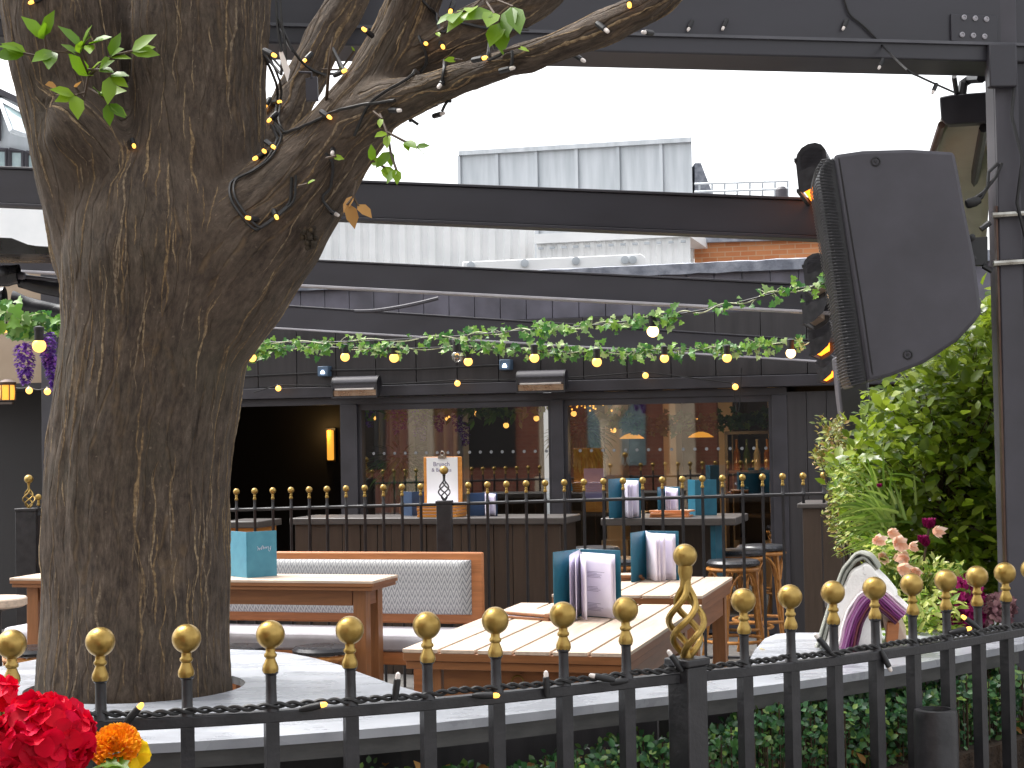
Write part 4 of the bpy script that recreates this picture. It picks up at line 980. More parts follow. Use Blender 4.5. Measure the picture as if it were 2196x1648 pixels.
for i in (12, 40, 66, 84, 104):
    p = offs(fdense, .36)[min(i, len(fdense) - 1)]
    m = MB(); m.obox((p.x, p.y, (LZ - TK) / 2 - .003), (1, 0, 0), (0, 1, 0), (0, 0, 1), .03, .03, (LZ - TK) / 2 - .005); m.build('leg', M['board'], ledge)
m = MB(); sweep(m, offs(fdense, .04), [(0, 0), (.46, 0), (.46, .64), (0, .64)])
solo('planting_bed', m, M['soil'], 'raised soil bed running under the ledge behind the railing', 'planter', V((fdense[40].x, fdense[40].y, 0)))
hm, hs_ = MB(), MB(); hp = offs(fdense, .15)
random.seed(5)
for i in range(9500):
    k = random.random() * (len(hp) - 1); j = int(k); p = hp[j].lerp(hp[j + 1], k - j)
    px = pxof(p)
    dens = 1 if px > 1230 else (.85 if px > 930 else .16)
    if random.random() > dens: continue
    top = .80 + .05 * noise.noise(V((p.x * 5, p.y * 5, 1))) + (.03 if px > 1500 else -.015)
    z = .60 + (top - .60) * random.random() ** .7
    q = V((p.x + random.gauss(0, .012), p.y + random.uniform(-.10, .10), z))
    d = V((random.uniform(-1, 1), random.uniform(-1, .3), random.uniform(-.2, 1)))
    l_ = random.uniform(.015, .027); hm.leaf(q, d, V((random.uniform(-.5, .5), -.6, random.uniform(.3, 1))), l_, l_ * .78, .15, .1)
    if i % 14 == 0: hs_.tube([V((q.x, q.y, .62)), q + V((0, 0, .02))], .0022, 4)
hedge = thing('box_hedge', 'low clipped green hedge growing behind the iron bars', 'hedge', V((hp[70].x, hp[70].y, .64)))
hm.build('foliage', M['leaf_hedge'], hedge, ang=180); hs_.build('stem', M['stem'], hedge)
m = MB()
for i in range(420):
    k = random.random() * (len(hp) - 1); j = int(k); p = hp[j].lerp(hp[j + 1], k - j); px = pxof(p)
    if px > 1300 and random.random() < .6: continue
    z = random.uniform(.66, .80) if random.random() < .55 else .66
    l_ = random.uniform(.018, .04); m.leaf((p.x, p.y + random.uniform(-.1, .1), z), V((random.uniform(-1, 1), random.uniform(-1, 1), random.uniform(-.4, .6))), V((0, -.6, 1)), l_, l_ * .6, .3, .4)
tag(solo('leaf_litter', m, M['leaf_brown'], 'dry orange leaves caught in the bed behind the railing', 'dry leaves', V((hp[30].x, hp[30].y, .65))), kind='stuff')
# black bollard stump behind the bars
Yb = 4.55; c0 = PY(2006, 1522, Yb)
m = MB(); rr = 46 * Yb / F; m.lathe([(rr, -c0.z + .01), (rr, -.012), (rr * .96, 0), (rr * .72, .002), (rr * .66, -.03)], c0, n=24)
solo('bollard', m, M['iron'], 'stout black round stump standing behind the right end of the railing', 'bollard', (c0.x, c0.y, 0))
random.seed(23)
# ================================================================== back railing
def YB(px):
    i0, i1 = 1 / 10.6, 1 / 10.0
    return 1 / (i0 + (i1 - i0) * (px - 507) / (1765 - 507))
xs = [507, 546, 585, 624, 663, 701, 742, 782, 822, 862, 902, 1004, 1045, 1086, 1128, 1169, 1210, 1252, 1294, 1336, 1378, 1420, 1463, 1506, 1549, 1592, 1635, 1678, 1722, 1766, 1811, 1856]
xl = []; x = 507
while x > 60: x -= 38.6; xl.append(x)
xs = [a for a in xl[::-1] if a > 66] + xs
yb = lambda px: 1055 + (1020 - 1055) * (px - 507) / (1765 - 507)
back = thing('iron_railing', 'thin black railing with small brass balls across the back of the terrace', 'railing', PY(952, 1100, YB(952)))
back.location.z = 0
finb = finial_mesh('finial', .66)
rz = lambda px: PY(px, yb(px) + 39, YB(px))
for off_, nm in ((0, 'rail'),):
    m = MB(); Q = [rz(px) for px in range(40, 1890, 30)]
    for i in range(len(Q) - 1): pass
    m.tube(Q, .0105, 6); m.build('rail', M['iron'], back)
m = MB(); m.tube([V((q.x, q.y, .2)) for q in Q], .0105, 6); m.build('rail', M['iron'], back)
for px in xs:
    p = PY(px, yb(px), YB(px)); zr = rz(px).z
    m = MB(); m.lathe([(.0095, 0), (.0095, zr - .01), (.016, zr), (.012, zr + .014), (.0085, zr + .02), (.0085, p.z - .0215 - .032), (.012, p.z - .0215 - .03), (.012, p.z - .0215 - .026)], n=8)
    o = link('bar', m.mesh('bar', M['iron']), back, V((p.x, p.y, 0)) - back.location)
    link('finial', finb, o, (0, 0, p.z))
def bpost(px, wpx, ytop, yball, rball, mat):
    Y = YB(px); p = PY(px, ytop, Y); h = wpx * Y / F / 2
    m = MB(); m.box(-h, h, -h, h, 0, p.z - .02); m.box(-h - .005, h + .005, -h - .005, h + .005, p.z - .0195, p.z)
    po = m.build('post', M['iron'], back, True, bev=.003); po.location = V((p.x, p.y, 0)) - back.location; po.rotation_euler = (0, 0, -.06)
    zb_ = PY(px, yball, Y).z; r = rball * Y / F
    bk, bl_ = basket_meshes(.62, zb_ - r * .88 - p.z, 12.5 * Y / F, r, None)
    fo = bk.build('basket_finial', mat, po, True); fo.location = (0, 0, p.z); bl_.build('ball', M['gold'], fo, True)
bpost(953, 32, 1074, 1009, 9.5, M['iron'])
bpost(62, 44, 1090, 1028, 9.5, M['gold'])
# ================================================================== bench
wB = UW(PY(770, 1250, 9.9))[1]
uR_, zT = PW(1035, 1185, wB); _, zBt = PW(1035, 1340, wB); uc, zc1 = PW(1004, 1203, wB - .06); _, zc0 = PW(1004, 1321, wB - .06)
uL_ = PW(90, 1250, wB)[0]
bench = gthing('upholstered_bench', 'long wooden bench with grey zigzag back cushion and pale seat', 'bench', uR_, wB)
L = uR_ - uL_
m = MB(); m.box(-L, 0, 0, .035, zBt, zT); m.build('back_frame', M['bench'], bench, True, bev=.012)
m = MB()
def cush(a, b_):
    x = -L + .1 + (L - .1 + (uc - uR_)) * a; e = min(a, 1 - a) * 60; e = min(1, e) ** .5
    ang = math.pi * b_; zz = (zc0 + zc1) / 2 - (zc1 - zc0) / 2 * math.copysign(abs(math.cos(ang)) ** .55, math.cos(ang))
    return V((x, -.055 * e * math.sin(ang) ** .5 - .002, zz))
m.grid(cush, 160, 18); m.build('back_cushion', M['zig'], bench, True)
_, zs1 = PW(700, 1345, wB - .05); zs = .455
m = MB(); D = .42
def seat(a, b_):
    P_ = [(0, -.01), (.0, -.0), (.02, 0), (.38, 0.0), (.41, -.006), (.425, -.025), (.43, -.05), (.425, -.08), (.40, -.095)]
    i = b_ * (len(P_) - 1); k = min(int(i), len(P_) - 2); f = i - k
    y = P_[k][0] * (1 - f) + P_[k + 1][0] * f; z = P_[k][1] * (1 - f) + P_[k + 1][1] * f
    return V((-L + (L - .06) * a, -.01 - y, zs + z + .004 * noise.noise(V((a * 9, y * 4, 0)))))
m.grid(seat, 60, 16); m.build('seat_cushion', M['cushion'], bench, True)
m = MB(); m.box(-L, -.06, -.42, -.01, zs - .17, zs - .098); m.build('seat_frame', M['bench'], bench, True, bev=.006)
for x in (-L + .05, -L / 2, -.3):
    m = MB(); m.box(x, x + .07, -.41, -.33, 0, zs - .171); m.build('leg', M['bench'], bench, True, bev=.004)
for x in (-L + .05, -.13):
    m = MB(); m.box(x, x + .07, .0, .035, 0, zBt - .001); m.build('leg', M['bench'], bench, True, bev=.004)
# ================================================================== tables
def table(name, label, A, B, C, z, th=.075, gaps=5, along='y', apron=.11, leg=.07, inset=.06, hook=False, group='hardwood tables on the terrace', legc='teakz'):
    a, b_, c = UW(PZ(*A, z)), UW(PZ(*B, z)), UW(PZ(*C, z))
    Wd, Dp = b_[0] - a[0], c[1] - a[1]
    t = gthing(name, label, 'table', a[0], a[1], 0, group)
    m = MB(); g = .013
    if along == 'y':
        pw = Wd / (gaps + 1)
        for k in range(gaps + 1): m.box(k * pw + (g / 2 if k else 0), (k + 1) * pw - (g / 2 if k < gaps else 0), 0, Dp, z - .014, z)
    else:
        pw = Dp / (gaps + 1)
        for k in range(gaps + 1): m.box(0, Wd, k * pw + (g / 2 if k else 0), (k + 1) * pw - (g / 2 if k < gaps else 0), z - .014, z)
    m.build('tabletop', M['teaktop'] if along == 'y' else M['teaktopx'], t, True, bev=.0015)
    m = MB(); h2 = (th - .0145) / 2
    for i, ins in ((0, .001), (1, .010)):
        z1 = z - .0145 - i * (h2 + .001); z0 = z1 - h2 + .0005
        for q, mt in (((ins, Wd - ins, ins, ins + .03), 'teak'), ((ins, Wd - ins, Dp - ins - .03, Dp - ins), 'teak'), ((ins, ins + .03, ins + .0305, Dp - ins - .0305), 'teaky'), ((Wd - ins - .03, Wd - ins, ins + .0305, Dp - ins - .0305), 'teaky')):
            m = MB(); m.box(*q, z0, z1); m.build('edge_board', M[mt], t, True, bev=.002)
    zb_ = z - th
    m = MB(); m.box(.045, Wd - .045, .045, Dp - .045, zb_ + .004, zb_ + .02); m.build('underboard', M['plank'], t, True)
    m = MB(); i_ = inset + .008
    m.box(i_ + leg, Wd - i_ - leg, i_, i_ + .022, zb_ - apron, zb_ + .003); ap = m.build('apron', M['teak'], t, True, bev=.002)
    for q, mt in (((i_ + leg, Wd - i_ - leg, Dp - i_ - .022, Dp - i_), 'teak'), ((i_, i_ + .022, i_ + leg, Dp - i_ - leg), 'teaky'), ((Wd - i_ - .022, Wd - i_, i_ + leg, Dp - i_ - leg), 'teaky')):
        m = MB(); m.box(*q, zb_ - apron, zb_ + .003); m.build('apron', M[mt], t, True, bev=.002)
    for sx in (0, 1):
        for sy in (0, 1):
            x = inset if not sx else Wd - inset - leg; y = inset if not sy else Dp - inset - leg
            m = MB(); m.box(x, x + leg, y, y + leg, 0, zb_ + .003); m.build('leg', M[legc], t, True, bev=.003)
    if hook:
        m = MB(); hx, hz = Wd * .5, zb_ - .045
        m.tube([(hx + .022 * math.cos(q), i_ - .012 - .004 * k / 16, hz + .022 * math.sin(q)) for k, q in enumerate([2 * math.pi * j / 16 for j in range(15)])], .0035, 6)
        for s in (-1, 1): m.ball((hx + s * .06, i_ - .006, hz - .012), .006, 8, 6)
        m.build('hook', M['gold'], ap, True)
    return t
table('wooden_table', 'slatted wooden table nearest the railing holding an open menu with printed pages', (863, 1392), (1356, 1396), (1131, 1293), .8, gaps=5, hook=True)
table('wooden_table', 'smaller slatted wooden table behind the nearest one with an open menu', (1183, 1275), (1500, 1282), (1330, 1236), .8, th=.085, gaps=4, inset=.03)
table('wooden_table', 'long narrow wooden table in front of the zigzag bench', (20, 1240), (822, 1241), (85, 1227), .8, th=.055, gaps=3, along='x', apron=.09, leg=.075, inset=.07)
# round table at far left
ct = PZ(-12, 1282, .775)
t = thing('round_table', 'round pale wooden table cut off at the left edge', 'table', (ct.x, ct.y, 0))
m = MB(); rr = 68 * ct.y / F; m.lathe([(rr - .02, .725), (rr, .735), (rr, .768), (rr - .006, .775), (.001, .775)], n=36); m.build('tabletop', M['teaktopx'], t, True)
m = MB(); m.lathe([(.2, 0), (.2, .02), (.04, .05), (.035, .7), (.12, .724)], n=20); m.build('pedestal', M['iron'], t, True)
# ================================================================== menus and clipboards
MH = .30
def menu(label, px, py, z, h, wd, aL, aR, rot=0, pages=True, mat='teal', back=False, script=False, printed=False, group='menus standing on the tables', name='menu', base=None):
    p = PZ(px, py, z) if base is None else base
    t = thing(name, label, 'menu', (p.x, p.y, z), rot, group)
    s = 1 if back else -1               # covers open toward the camera (-y) or away (+y)
    for sg, a, nm in ((-1, aL, 'cover'), (1, aR, 'cover')):
        d = V((sg * math.cos(R(a)), s * math.sin(R(a)), 0)); nn = V((-d.y, d.x, 0))
        m = MB(); m.obox(d * (wd / 2 + .004) + V((0, 0, h / 2)), d, nn, (0, 0, 1), wd / 2, .0018, h / 2); cv = m.build(nm, M[mat], t, True, bev=.0012)
        if sg > 0 and script:
            m = MB(); sh = nn * (.0024 if (nn.y < 0) else -.0024); P_ = []
            for i in range(90):                       # flowing handwritten word
                u = i / 89; loops = [(.0, 1.6), (.18, .8), (.32, .8), (.44, 1.5), (.56, .7), (.68, .7), (.8, .7), (.92, -1.3)]
                amp = .006
                for q, k in loops:
                    if abs(u - q) < .07: amp = .008 * k
                x = .34 + .48 * u + .018 * math.sin(u * 50); zz = .62 + (amp / h) * (1 + math.sin(u * 50 + 1.2)) * .9
                P_.append(d * (wd * x + .012 * (zz - .62)) + sh + V((0, 0, h * (zz - .04 + .05 * u))))
            m.tube(P_, .0009, 4); m.build('script_logo', M['paper'], cv, True)
    m = MB(); m.tube([(0, 0, .001), (0, 0, h - .001)], .0045, 8); m.build('spine', M[mat], t, True)
    if pages:
        angs = [aR + 5, aR + 9, aR + 58, aR + 70, aR + 78] if printed else [aR + 4, aR + 8, aR + 40, aR + 50, aR + 57]
        for i, a in enumerate(angs):
            m = MB(); W_ = wd * (.93 - .015 * i); hh = h * .93; cv_ = random.uniform(.08, .16)
            def pg(u, v, a=a, W_=W_, cv_=cv_, hh=hh, i=i):
                an = R(a + cv_ * 120 * (u - .35) ** 2 * (-1 if i > 1 else .3)); x = W_ * u
                return V((.006 + x * math.cos(an), s * (.006 + x * math.sin(an)), .004 + hh * v + .004 * i * (1 - u)))
            m.grid(pg, 10, 6); pgm = m.build('page', M['paper'], t, True)
            sol = pgm.modifiers.new('thick', 'SOLIDIFY'); sol.thickness = .0006
            if i == 1 and printed:
                m = MB()
                for blk, rows in ((.70, 5), (.46, 4), (.20, 6)):
                    for r_ in range(rows):
                        v = blk - r_ * .022; ln = random.uniform(.3, .62)
                        q0, q1 = pg(.2, v), pg(.2 + ln * .9, v); q2, q3 = pg(.2 + ln * .9, v + .006), pg(.2, v + .006)
                        o_ = V((-.0004, s * .0016, 0)); m.add([q0 + o_, q1 + o_, q2 + o_, q3 + o_], [(0, 1, 2, 3)])
                m.build('print', M['ink'], pgm, True)
    return t
sc_ = lambda px, z: PZ(1240, px, z)
menu('open teal menu with printed lavender pages on the nearest wooden table', 1244, 1322, .8, .292, .205, 60, 30, rot=R(-4), printed=True)
menu('open teal menu fanning white pages on the smaller table behind', 1384, 1243, .8, .262, .19, 66, 22, rot=R(-3))
menu('closed teal menu with white script lettering beside the tree trunk', 530, 1240, .8, .262, .19, 50, 38, rot=R(0), pages=False, mat='tealL', back=True, script=True)
wH = UW(PY(1430, 1105, 11.0))[1]; zH = PW(1430, 1108, wH)[1]
def onbar(px, z, w_, py):
    u, _ = PW(px, py, w_); return G(u, w_, z)
menu('tall teal menu with white pages at the left end of the high table', 0, 0, zH, .262, .13, 62, 8, rot=-TH, base=onbar(1334, zH, wH - .12, 1100))
menu('narrow teal menu with white pages behind the wooden boards on the high table', 0, 0, zH, .20, .12, 75, 30, rot=-TH, base=onbar(1428, zH + .03, wH + .02, 1085))
menu('dark teal menu seen from behind at the right of the high table', 0, 0, zH, .24, .14, 60, 20, rot=-TH, pages=False, base=onbar(1492, zH, wH + .12, 1085), back=True)
# high table + counter
def slab_counter(name, label, cat, px0, px1, py, w_, z, dep, th, front=True, over=.03, group=None):
    u0, _ = PW(px0, py, w_); u1, _ = PW(px1, py, w_)
    t = gthing(name, label, cat, u0, w_, 0, group); Wd = u1 - u0
    m = MB(); m.box(0, Wd, 0, dep, z - th, z); m.build('counter_top', M['bartop'], t, True, bev=.006)
    if front:
        m = MB(); x = over; k = 0
        while x < Wd - over - .01:
            wd_ = min(.118 + .02 * math.sin(k * 2.3), Wd - over - x); m.box(x, x + wd_ - .006, over + .005 * math.sin(k * 1.7), over + .03, 0, z - th - .001); x += wd_; k += 1
        m.build('front_plank', M['plank'], t, True, bev=.002)
        for q in (over + .002, Wd - over - .025): m = MB(); m.box(q, q + .023, over + .031, dep - .02, 0, z - th - .001); m.build('side_panel', M['plank'], t, True)
    return t, Wd
wC = UW(PY(915, 1110, 10.9))[1]; zC = PW(915, 1111, wC)[1]
slab_counter('bar_counter', 'long dark plank bar counter behind the zigzag bench', 'counter', 620, 1210, 1111, wC, zC, .46, .045)
slab_counter('plank_cabinet', 'brown plank cabinet with grey top standing by the bush', 'cabinet', 1709, 1815, 1085, wC - .25, PW(1750, 1080, wC - .25)[1], .5, .03)
t, Wd = slab_counter('high_table', 'high bar table with grey slab top holding teal menus and boards', 'table', 1288, 1578, 1110, wH - .2, zH, .6, .05, False)
m = MB(); m.box(Wd * .2, Wd * .28, .1, .5, 0, zH - .051); m.build('leg', M['plank'], t, True)
m = MB(); m.box(Wd * .80, Wd * .835, .08, .5, 0, zH - .051); m.build('leg', M['teal'], t, True)
m = MB(); m.box(Wd * .285, Wd * .795, .38, .42, .25, zH - .06); m.build('modesty_panel', M['plank'], t, True)
t, Wd = slab_counter('high_table', 'small high table with grey top half hidden by the trunk', 'table', 470, 553, 1122, wC - .1, PW(520, 1119, wC - .1)[1], .4, .045, False)
m = MB(); m.box(.03, Wd - .03, .03, .37, PW(520, 1119, wC - .1)[1] - .09, PW(520, 1119, wC - .1)[1] - .046); m.build('apron', M['clip'], t, True)
m = MB(); m.box(Wd / 2 - .04, Wd / 2 + .04, .16, .24, 0, PW(520, 1119, wC - .1)[1] - .0905); m.build('leg', M['iron'], t, True)
# clipboard with menu, stack of boards, cards on the counter
def textmesh(txt, size):
    c = bpy.data.curves.new('t', 'FONT'); c.body = txt; c.size = size; c.align_x = 'CENTER'; c.extrude = .0004
    o = bpy.data.objects.new('t', c); col.objects.link(o); d_ = bpy.context.evaluated_depsgraph_get(); me = bpy.data.meshes.new_from_object(o.evaluated_get(d_))
    bpy.data.objects.remove(o); me.materials.clear(); return me
wk = wC + .17
u0, zk0 = PW(950, 1080, wk); hk = PW(950, 980, wk)[1] - zC; u0 = PW(950, 1040, wk)[0]; wkd = 88 * 11.05 / F
cb = gthing('clipboard_menu', 'upright wooden clipboard holding a white printed drinks sheet on the counter', 'menu', u0, wk, zC + .088, None, -.06)
hb = hk - .088
m = MB(); m.box(-wkd / 2, wkd / 2, 0, .008, 0, hb); m.build('board', M['clip'], cb, True, bev=.003)
m = MB(); m.box(-wkd / 2 + .022, wkd / 2 - .03, -.0025, -.0005, .0, hb - .004); sh = m.build('sheet', M['white'], cb, True)
for txt, zz, sz in (('Brunch', hb * .80, .042), ('& Bubbles', hb * .68, .036)):
    me = textmesh(txt, sz); me.materials.append(M['ink']); o = link('lettering', me, sh, (-.008, -.0032, zz - .0), (R(90), 0, 0))
m = MB(); m.box(-.03, .03, -.012, -.003, hb - .012, hb + .008); m.tube([(.014 * math.cos(a), -.005, hb + .022 + .014 * math.sin(a)) for a in [2 * math.pi * k / 14 for k in range(14)]], .0035, 6, closed=True); m.build('clip', M['steel'], cb, True)
for k in range(4):
    t = gthing('wooden_board', ['lowest board in the stack under the upright clipboard', 'second lowest board in the stack under the upright clipboard', 'second highest board in the stack under the upright clipboard', 'highest board in the stack under the upright clipboard'][k], 'board', u0 + random.uniform(-.004, .004), wk - .08, zC + .022 * k, 'boards stacked under the upright clipboard')
    m = MB(); m.box(-wkd / 2, wkd / 2, -.06, .16, .001, .019); m.build('board', M['clip'], t, True, bev=.002)
    m = MB(); m.box(-wkd / 2 + .01, wkd / 2 - .01, -.057, .155, .0192, .0208); m.build('sheet', M['paper'], t, True)
menu('dark blue folded card standing left of the upright clipboard', 0, 0, zC, .165, .10, 30, 24, rot=-TH, pages=False, mat='navy', back=True, base=onbar(884, zC, wC + .25, 1090))
menu('navy and lavender folded card standing right of the upright clipboard', 0, 0, zC, .155, .10, 20, 20, rot=-TH, pages=True, mat='navy', base=onbar(1040, zC, wC + .25, 1090))
t = thing('menu_sheet', 'lavender menu sheet on an orange block inside the second window', 'menu', onbar(1275, PW(1275, 1098, W0 + .5)[1], W0 + .5, 1098), -TH)
hs2 = PW(1275, 1005, W0 + .5)[1] - PW(1275, 1076, W0 + .5)[1]; hb2 = PW(1275, 1076, W0 + .5)[1] - PW(1275, 1098, W0 + .5)[1]
m = MB(); m.box(-.085, .085, 0, .004, hb2, hb2 + hs2); m.build('sheet', M['lav'], t, True)
m = MB(); m.box(-.08, .08, -.03, .04, 0, hb2 - .001); m.build('block', M['clip'], t, True, bev=.003)
t = gthing('side_shelf', 'narrow dark shelf under the lavender sheet inside the window', 'shelf', PW(1275, 1098, W0 + .5)[0], W0 + .5); zz = PW(1275, 1098, W0 + .5)[1]
m = MB(); m.box(-.3, .45, -.15, .2, zz - .03, zz - .001); m.build('shelf_board', M['plank'], t, True); m = MB(); m.box(-.28, -.24, -.1, .15, .03, zz - .031); m.box(.39, .43, -.1, .15, .03, zz - .031); m.build('leg', M['plank'], t, True)
def boards(label, px, py, z, n, rot, wd=.16, dp=.24, group=None, base=None):
    p = PZ(px, py, z) if base is None else base
    for k in range(n):
        t = thing('wooden_board', label[k], 'board', (p.x + random.uniform(-.02, .02) * k, p.y + random.uniform(-.015, .015) * k, z + .0155 * k), rot + random.uniform(-.2, .2) * (k > 0), group)
        m = MB(); m.box(-wd / 2, wd / 2, -dp / 2, dp / 2, .0008, .011); m.box(-wd / 2, wd / 2, -dp / 2, -dp / 2 + .03, .0112, .0152); m.build('board', M['teak'] if group != 'orange boards on the high table' else M['bench'], t, True, bev=.0015)
        m = MB(); m.box(-wd / 2 + .008, wd / 2 - .008, -dp / 2 + .034, dp / 2 - .01, .0112, .0124); m.build('sheet', M['teaktop'] if k == n - 1 else M['paper'], t, True)
boards(['lower wooden menu board beside the open menu on the nearest table', 'upper wooden menu board beside the open menu on the nearest table'], 1150, 1325, .8, 2, R(52), .17, .26, 'wooden menu boards on the nearest table')
boards(['lower wooden board beside the menu on the smaller table', 'upper wooden board beside the menu on the smaller table'], 1335, 1243, .8, 2, R(8), .2, .2, 'wooden boards on the smaller table')
pB = onbar(1440, zH, wH - .05, 1100)
boards(['lowest orange board stacked on the high table', 'middle orange board stacked on the high table', 'highest orange board lying tilted on the high table'], 0, 0, zH, 3, -TH, .26, .2, 'orange boards on the high table', base=V((pB.x, pB.y, 0)))
# ================================================================== stools
def stool(label, p, h, r, group, low=False):
    t = thing('bar_stool' if not low else 'low_stool', label, 'stool', (p.x, p.y, 0), random.uniform(-.4, .4), group)
    m = MB(); m.lathe([(r - .03, h - .045), (r, h - .035), (r + .004, h - .02), (r - .01, h - .004), (r - .05, h), (.01, h - .004)], n=28); m.build('seat', M['weave'] if not low else M['vinyl'], t, True)
    m = MB(); m.tube([((r - .005) * math.cos(a), (r - .005) * math.sin(a), h - .06) for a in [2 * math.pi * k / 28 for k in range(28)]], .013, 8, closed=True); m.build('seat_ring', M['rattan'], t, True)
    zr = h * .32; rr = r + .05
    m = MB(); m.tube([((rr - .012) * math.cos(a), (rr - .012) * math.sin(a), zr) for a in [2 * math.pi * k / 28 for k in range(28)]], .011, 8, closed=True); m.build('foot_ring', M['rattan'], t, True)
    for k in range(4):
        a = math.pi / 4 + k * math.pi / 2; c_, s_ = math.cos(a), math.sin(a)
        m = MB(); m.tube([((r - .03) * c_, (r - .03) * s_, h - .05), ((r + .0) * c_, (r + .0) * s_, h * .5), ((r + .06) * c_, (r + .06) * s_, 0)], .014, 8); m.build('leg', M['rattan'], t, True)
        b_ = a + math.pi / 2
        m = MB(); P_ = []
        for i in range(13):
            q = i / 12; aa = a + (b_ - a) * (.06 + .88 * q); P_.append(((r - .012) * math.cos(aa), (r - .012) * math.sin(aa), h - .24 + .165 * math.sin(math.pi * q) ** .6))
        m.tube(P_, .008, 6); m.build('arch', M['rattan'], t, True)
    return t
stool('rattan bar stool with black woven seat right of the smaller table', PZ(1572, 1200, .76), .76, .17, 'rattan bar stools')
stool('rattan bar stool partly hidden behind the front stool by the window post', PZ(1588, 1178, .78), .78, .17, 'rattan bar stools')
stool('rattan bar stool farthest right below the window edge', PZ(1632, 1168, .78), .78, .17, 'rattan bar stools')
stool('rattan bar stool peeking between the two open menus', PZ(1335, 1196, .76), .76, .17, 'rattan bar stools')
stool('rattan bar stool behind the nearest open menu', PZ(1278, 1172, .78), .78, .17, 'rattan bar stools')
stool('low black padded stool in front of the long table near its right leg', PZ(692, 1385, .45), .45, .165, 'low black stools', True)
stool('low black padded stool just right of the tree trunk', PZ(512, 1385, .45), .45, .165, 'low black stools', True)
stool('low black padded stool left of the tree trunk', PZ(70, 1388, .45), .45, .165, 'low black stools', True)
# ================================================================== garlands and bulbs
def garland(label, pts, nleaf, L, spread, bulbs=(), wist=(), density=None, group='ivy garlands over the terrace'):
    P_ = [PY(*p) for p in pts]; D_ = dense(P_, 14)
    t = thing('ivy_garland', label, 'garland', P_[0], 0, group)
    m = MB(); m.tube(D_, .0045, 5); m.build('cable', M['rubber'], t)
    m = MB(); V1 = [p + V((0, .01 * math.sin(i * .7), .012 * math.sin(i * .45 + 1))) for i, p in enumerate(D_)]; m.tube(V1, .0032, 5)
    lf = MB(); n_ = 0
    while n_ < nleaf:
        k = random.random() * (len(D_) - 1); j = int(k); p = D_[j].lerp(D_[j + 1], k - j)
        if noise.noise(V((p.x * 2.6, p.y, 3.1))) < -.18 and random.random() < .75: continue
        for q in range(random.choice((1, 2, 3))):
            o_ = V((random.gauss(0, spread), random.gauss(0, spread * .6), random.gauss(-.1 * spread, spread * .75)))
            d = V((random.uniform(-1, 1), random.uniform(-.9, .1), random.uniform(-1, .55))).normalized()
            lf.ivy(p + o_, d, V((random.uniform(-.5, .5), -1, random.uniform(0, .9))), L * random.uniform(.42, 1.0)); n_ += 1
            if random.random() < .4: m.tube([p, p + o_ * .5 + V((0, 0, .006)), p + o_], .0016, 4)
    m.build('vine', M['vine'], t); lf.build('ivy_leaves', M['leaf_ivy'], t, ang=180)
    for (px, py, Y, r, mt) in bulbs:
        c = PY(px, py, Y)
        m = MB(); m.lathe([(r * .62, r * .55), (r * .70, r * .8), (r * .70, r * 2.2), (r * .8, r * 2.25), (r * .8, r * 2.7), (r * .3, r * 2.9)], c, n=12); s_ = m.build('socket', M['black'], t)
        m = MB(); m.ball(c, r, 16, 12); b_ = m.build('bulb', M[mt], s_)
        if mt == 'bulbglass': m = MB(); m.tube([c + V((-.012, 0, .01)), c + V((0, 0, .02)), c + V((.012, 0, .01))], .004, 5); m.build('filament', M['bulb'], b_)
    for (px, py0, py1, Y, rad) in wist:
        wf = MB(); a, b_ = PY(px, py0, Y), PY(px + 6, py1, Y)
        for i in range(330):
            q = random.random(); c = a.lerp(b_, q); rr = rad * (math.sin(math.pi * min(1, q * .75 + .22)) ** .8) * random.random() ** .4; an = random.random() * 6.28
            wf.leaf(c + V((rr * math.cos(an), rr * math.sin(an), 0)), V((math.cos(an), math.sin(an), random.uniform(-.8, .3))), V((0, 0, 1)), .020, .018, .3, .2)
        wf.build('wisteria', M['wist'], t)
    return t
garland('ivy garland sagging diagonally from the loudspeaker with one big lit bulb',
        [(1775, 608, 7.5), (1660, 630, 7.6), (1560, 655, 7.7), (1470, 672, 7.8), (1400, 682, 7.9), (1300, 695, 8.1), (1200, 704, 8.4), (1120, 709, 8.7), (1030, 717, 9.0), (940, 724, 9.3), (800, 731, 9.8), (650, 735, 10.2), (530, 732, 10.5)], 330, .048, .026,
        [(1400, 711, 7.9, .029, 'bulbw'), (1787, 634, 7.5, .026, 'bulbw')])
garland('ivy garland running straight above the shop fascia with many small bulbs',
        [(1745, 736, 9.9), (1690, 738, 9.9), (1560, 745, 10.0), (1420, 752, 10.1), (1280, 757, 10.2), (1140, 752, 10.3), (1000, 745, 10.4), (850, 748, 10.4), (700, 746, 10.5), (560, 750, 10.5), (522, 778, 10.5)], 620, .050, .033,
        [(740, 766, 10.4, .029, 'bulb'), (845, 768, 10.4, .03, 'bulb'), (980, 765, 10.3, .038, 'bulbglass'), (1004, 776, 10.4, .028, 'bulb'), (1146, 768, 10.2, .030, 'bulb'), (1280, 777, 10.1, .03, 'bulb'), (1425, 769, 10.0, .027, 'bulb'), (1559, 768, 9.9, .028, 'bulb'), (1696, 758, 9.8, .030, 'bulbw'), (541, 768, 10.4, .026, 'bulb')])
garland('ivy garland with purple wisteria hanging left of the tree trunk',
        [(-60, 668, 7.0), (0, 672, 7.0), (40, 684, 7.0), (90, 692, 7.05), (150, 698, 7.1)], 130, .07, .045,
        [(84, 742, 6.9, .029, 'bulb'), (9, 705, 7.1, .02, 'bulb')], [(50, 735, 822, 6.95, .034), (100, 712, 790, 7.0, .03), (114, 760, 838, 7.0, .028)])
festoon_px('festoon_lights', 'short string of amber bulbs by the dark doorway at the left edge', [(-30, 818), (4, 818), (62, 830), (101, 832), (140, 826)], 10.9, [.02, .03, .02, .02], r=.026, bulbs=(1, 2, 3))
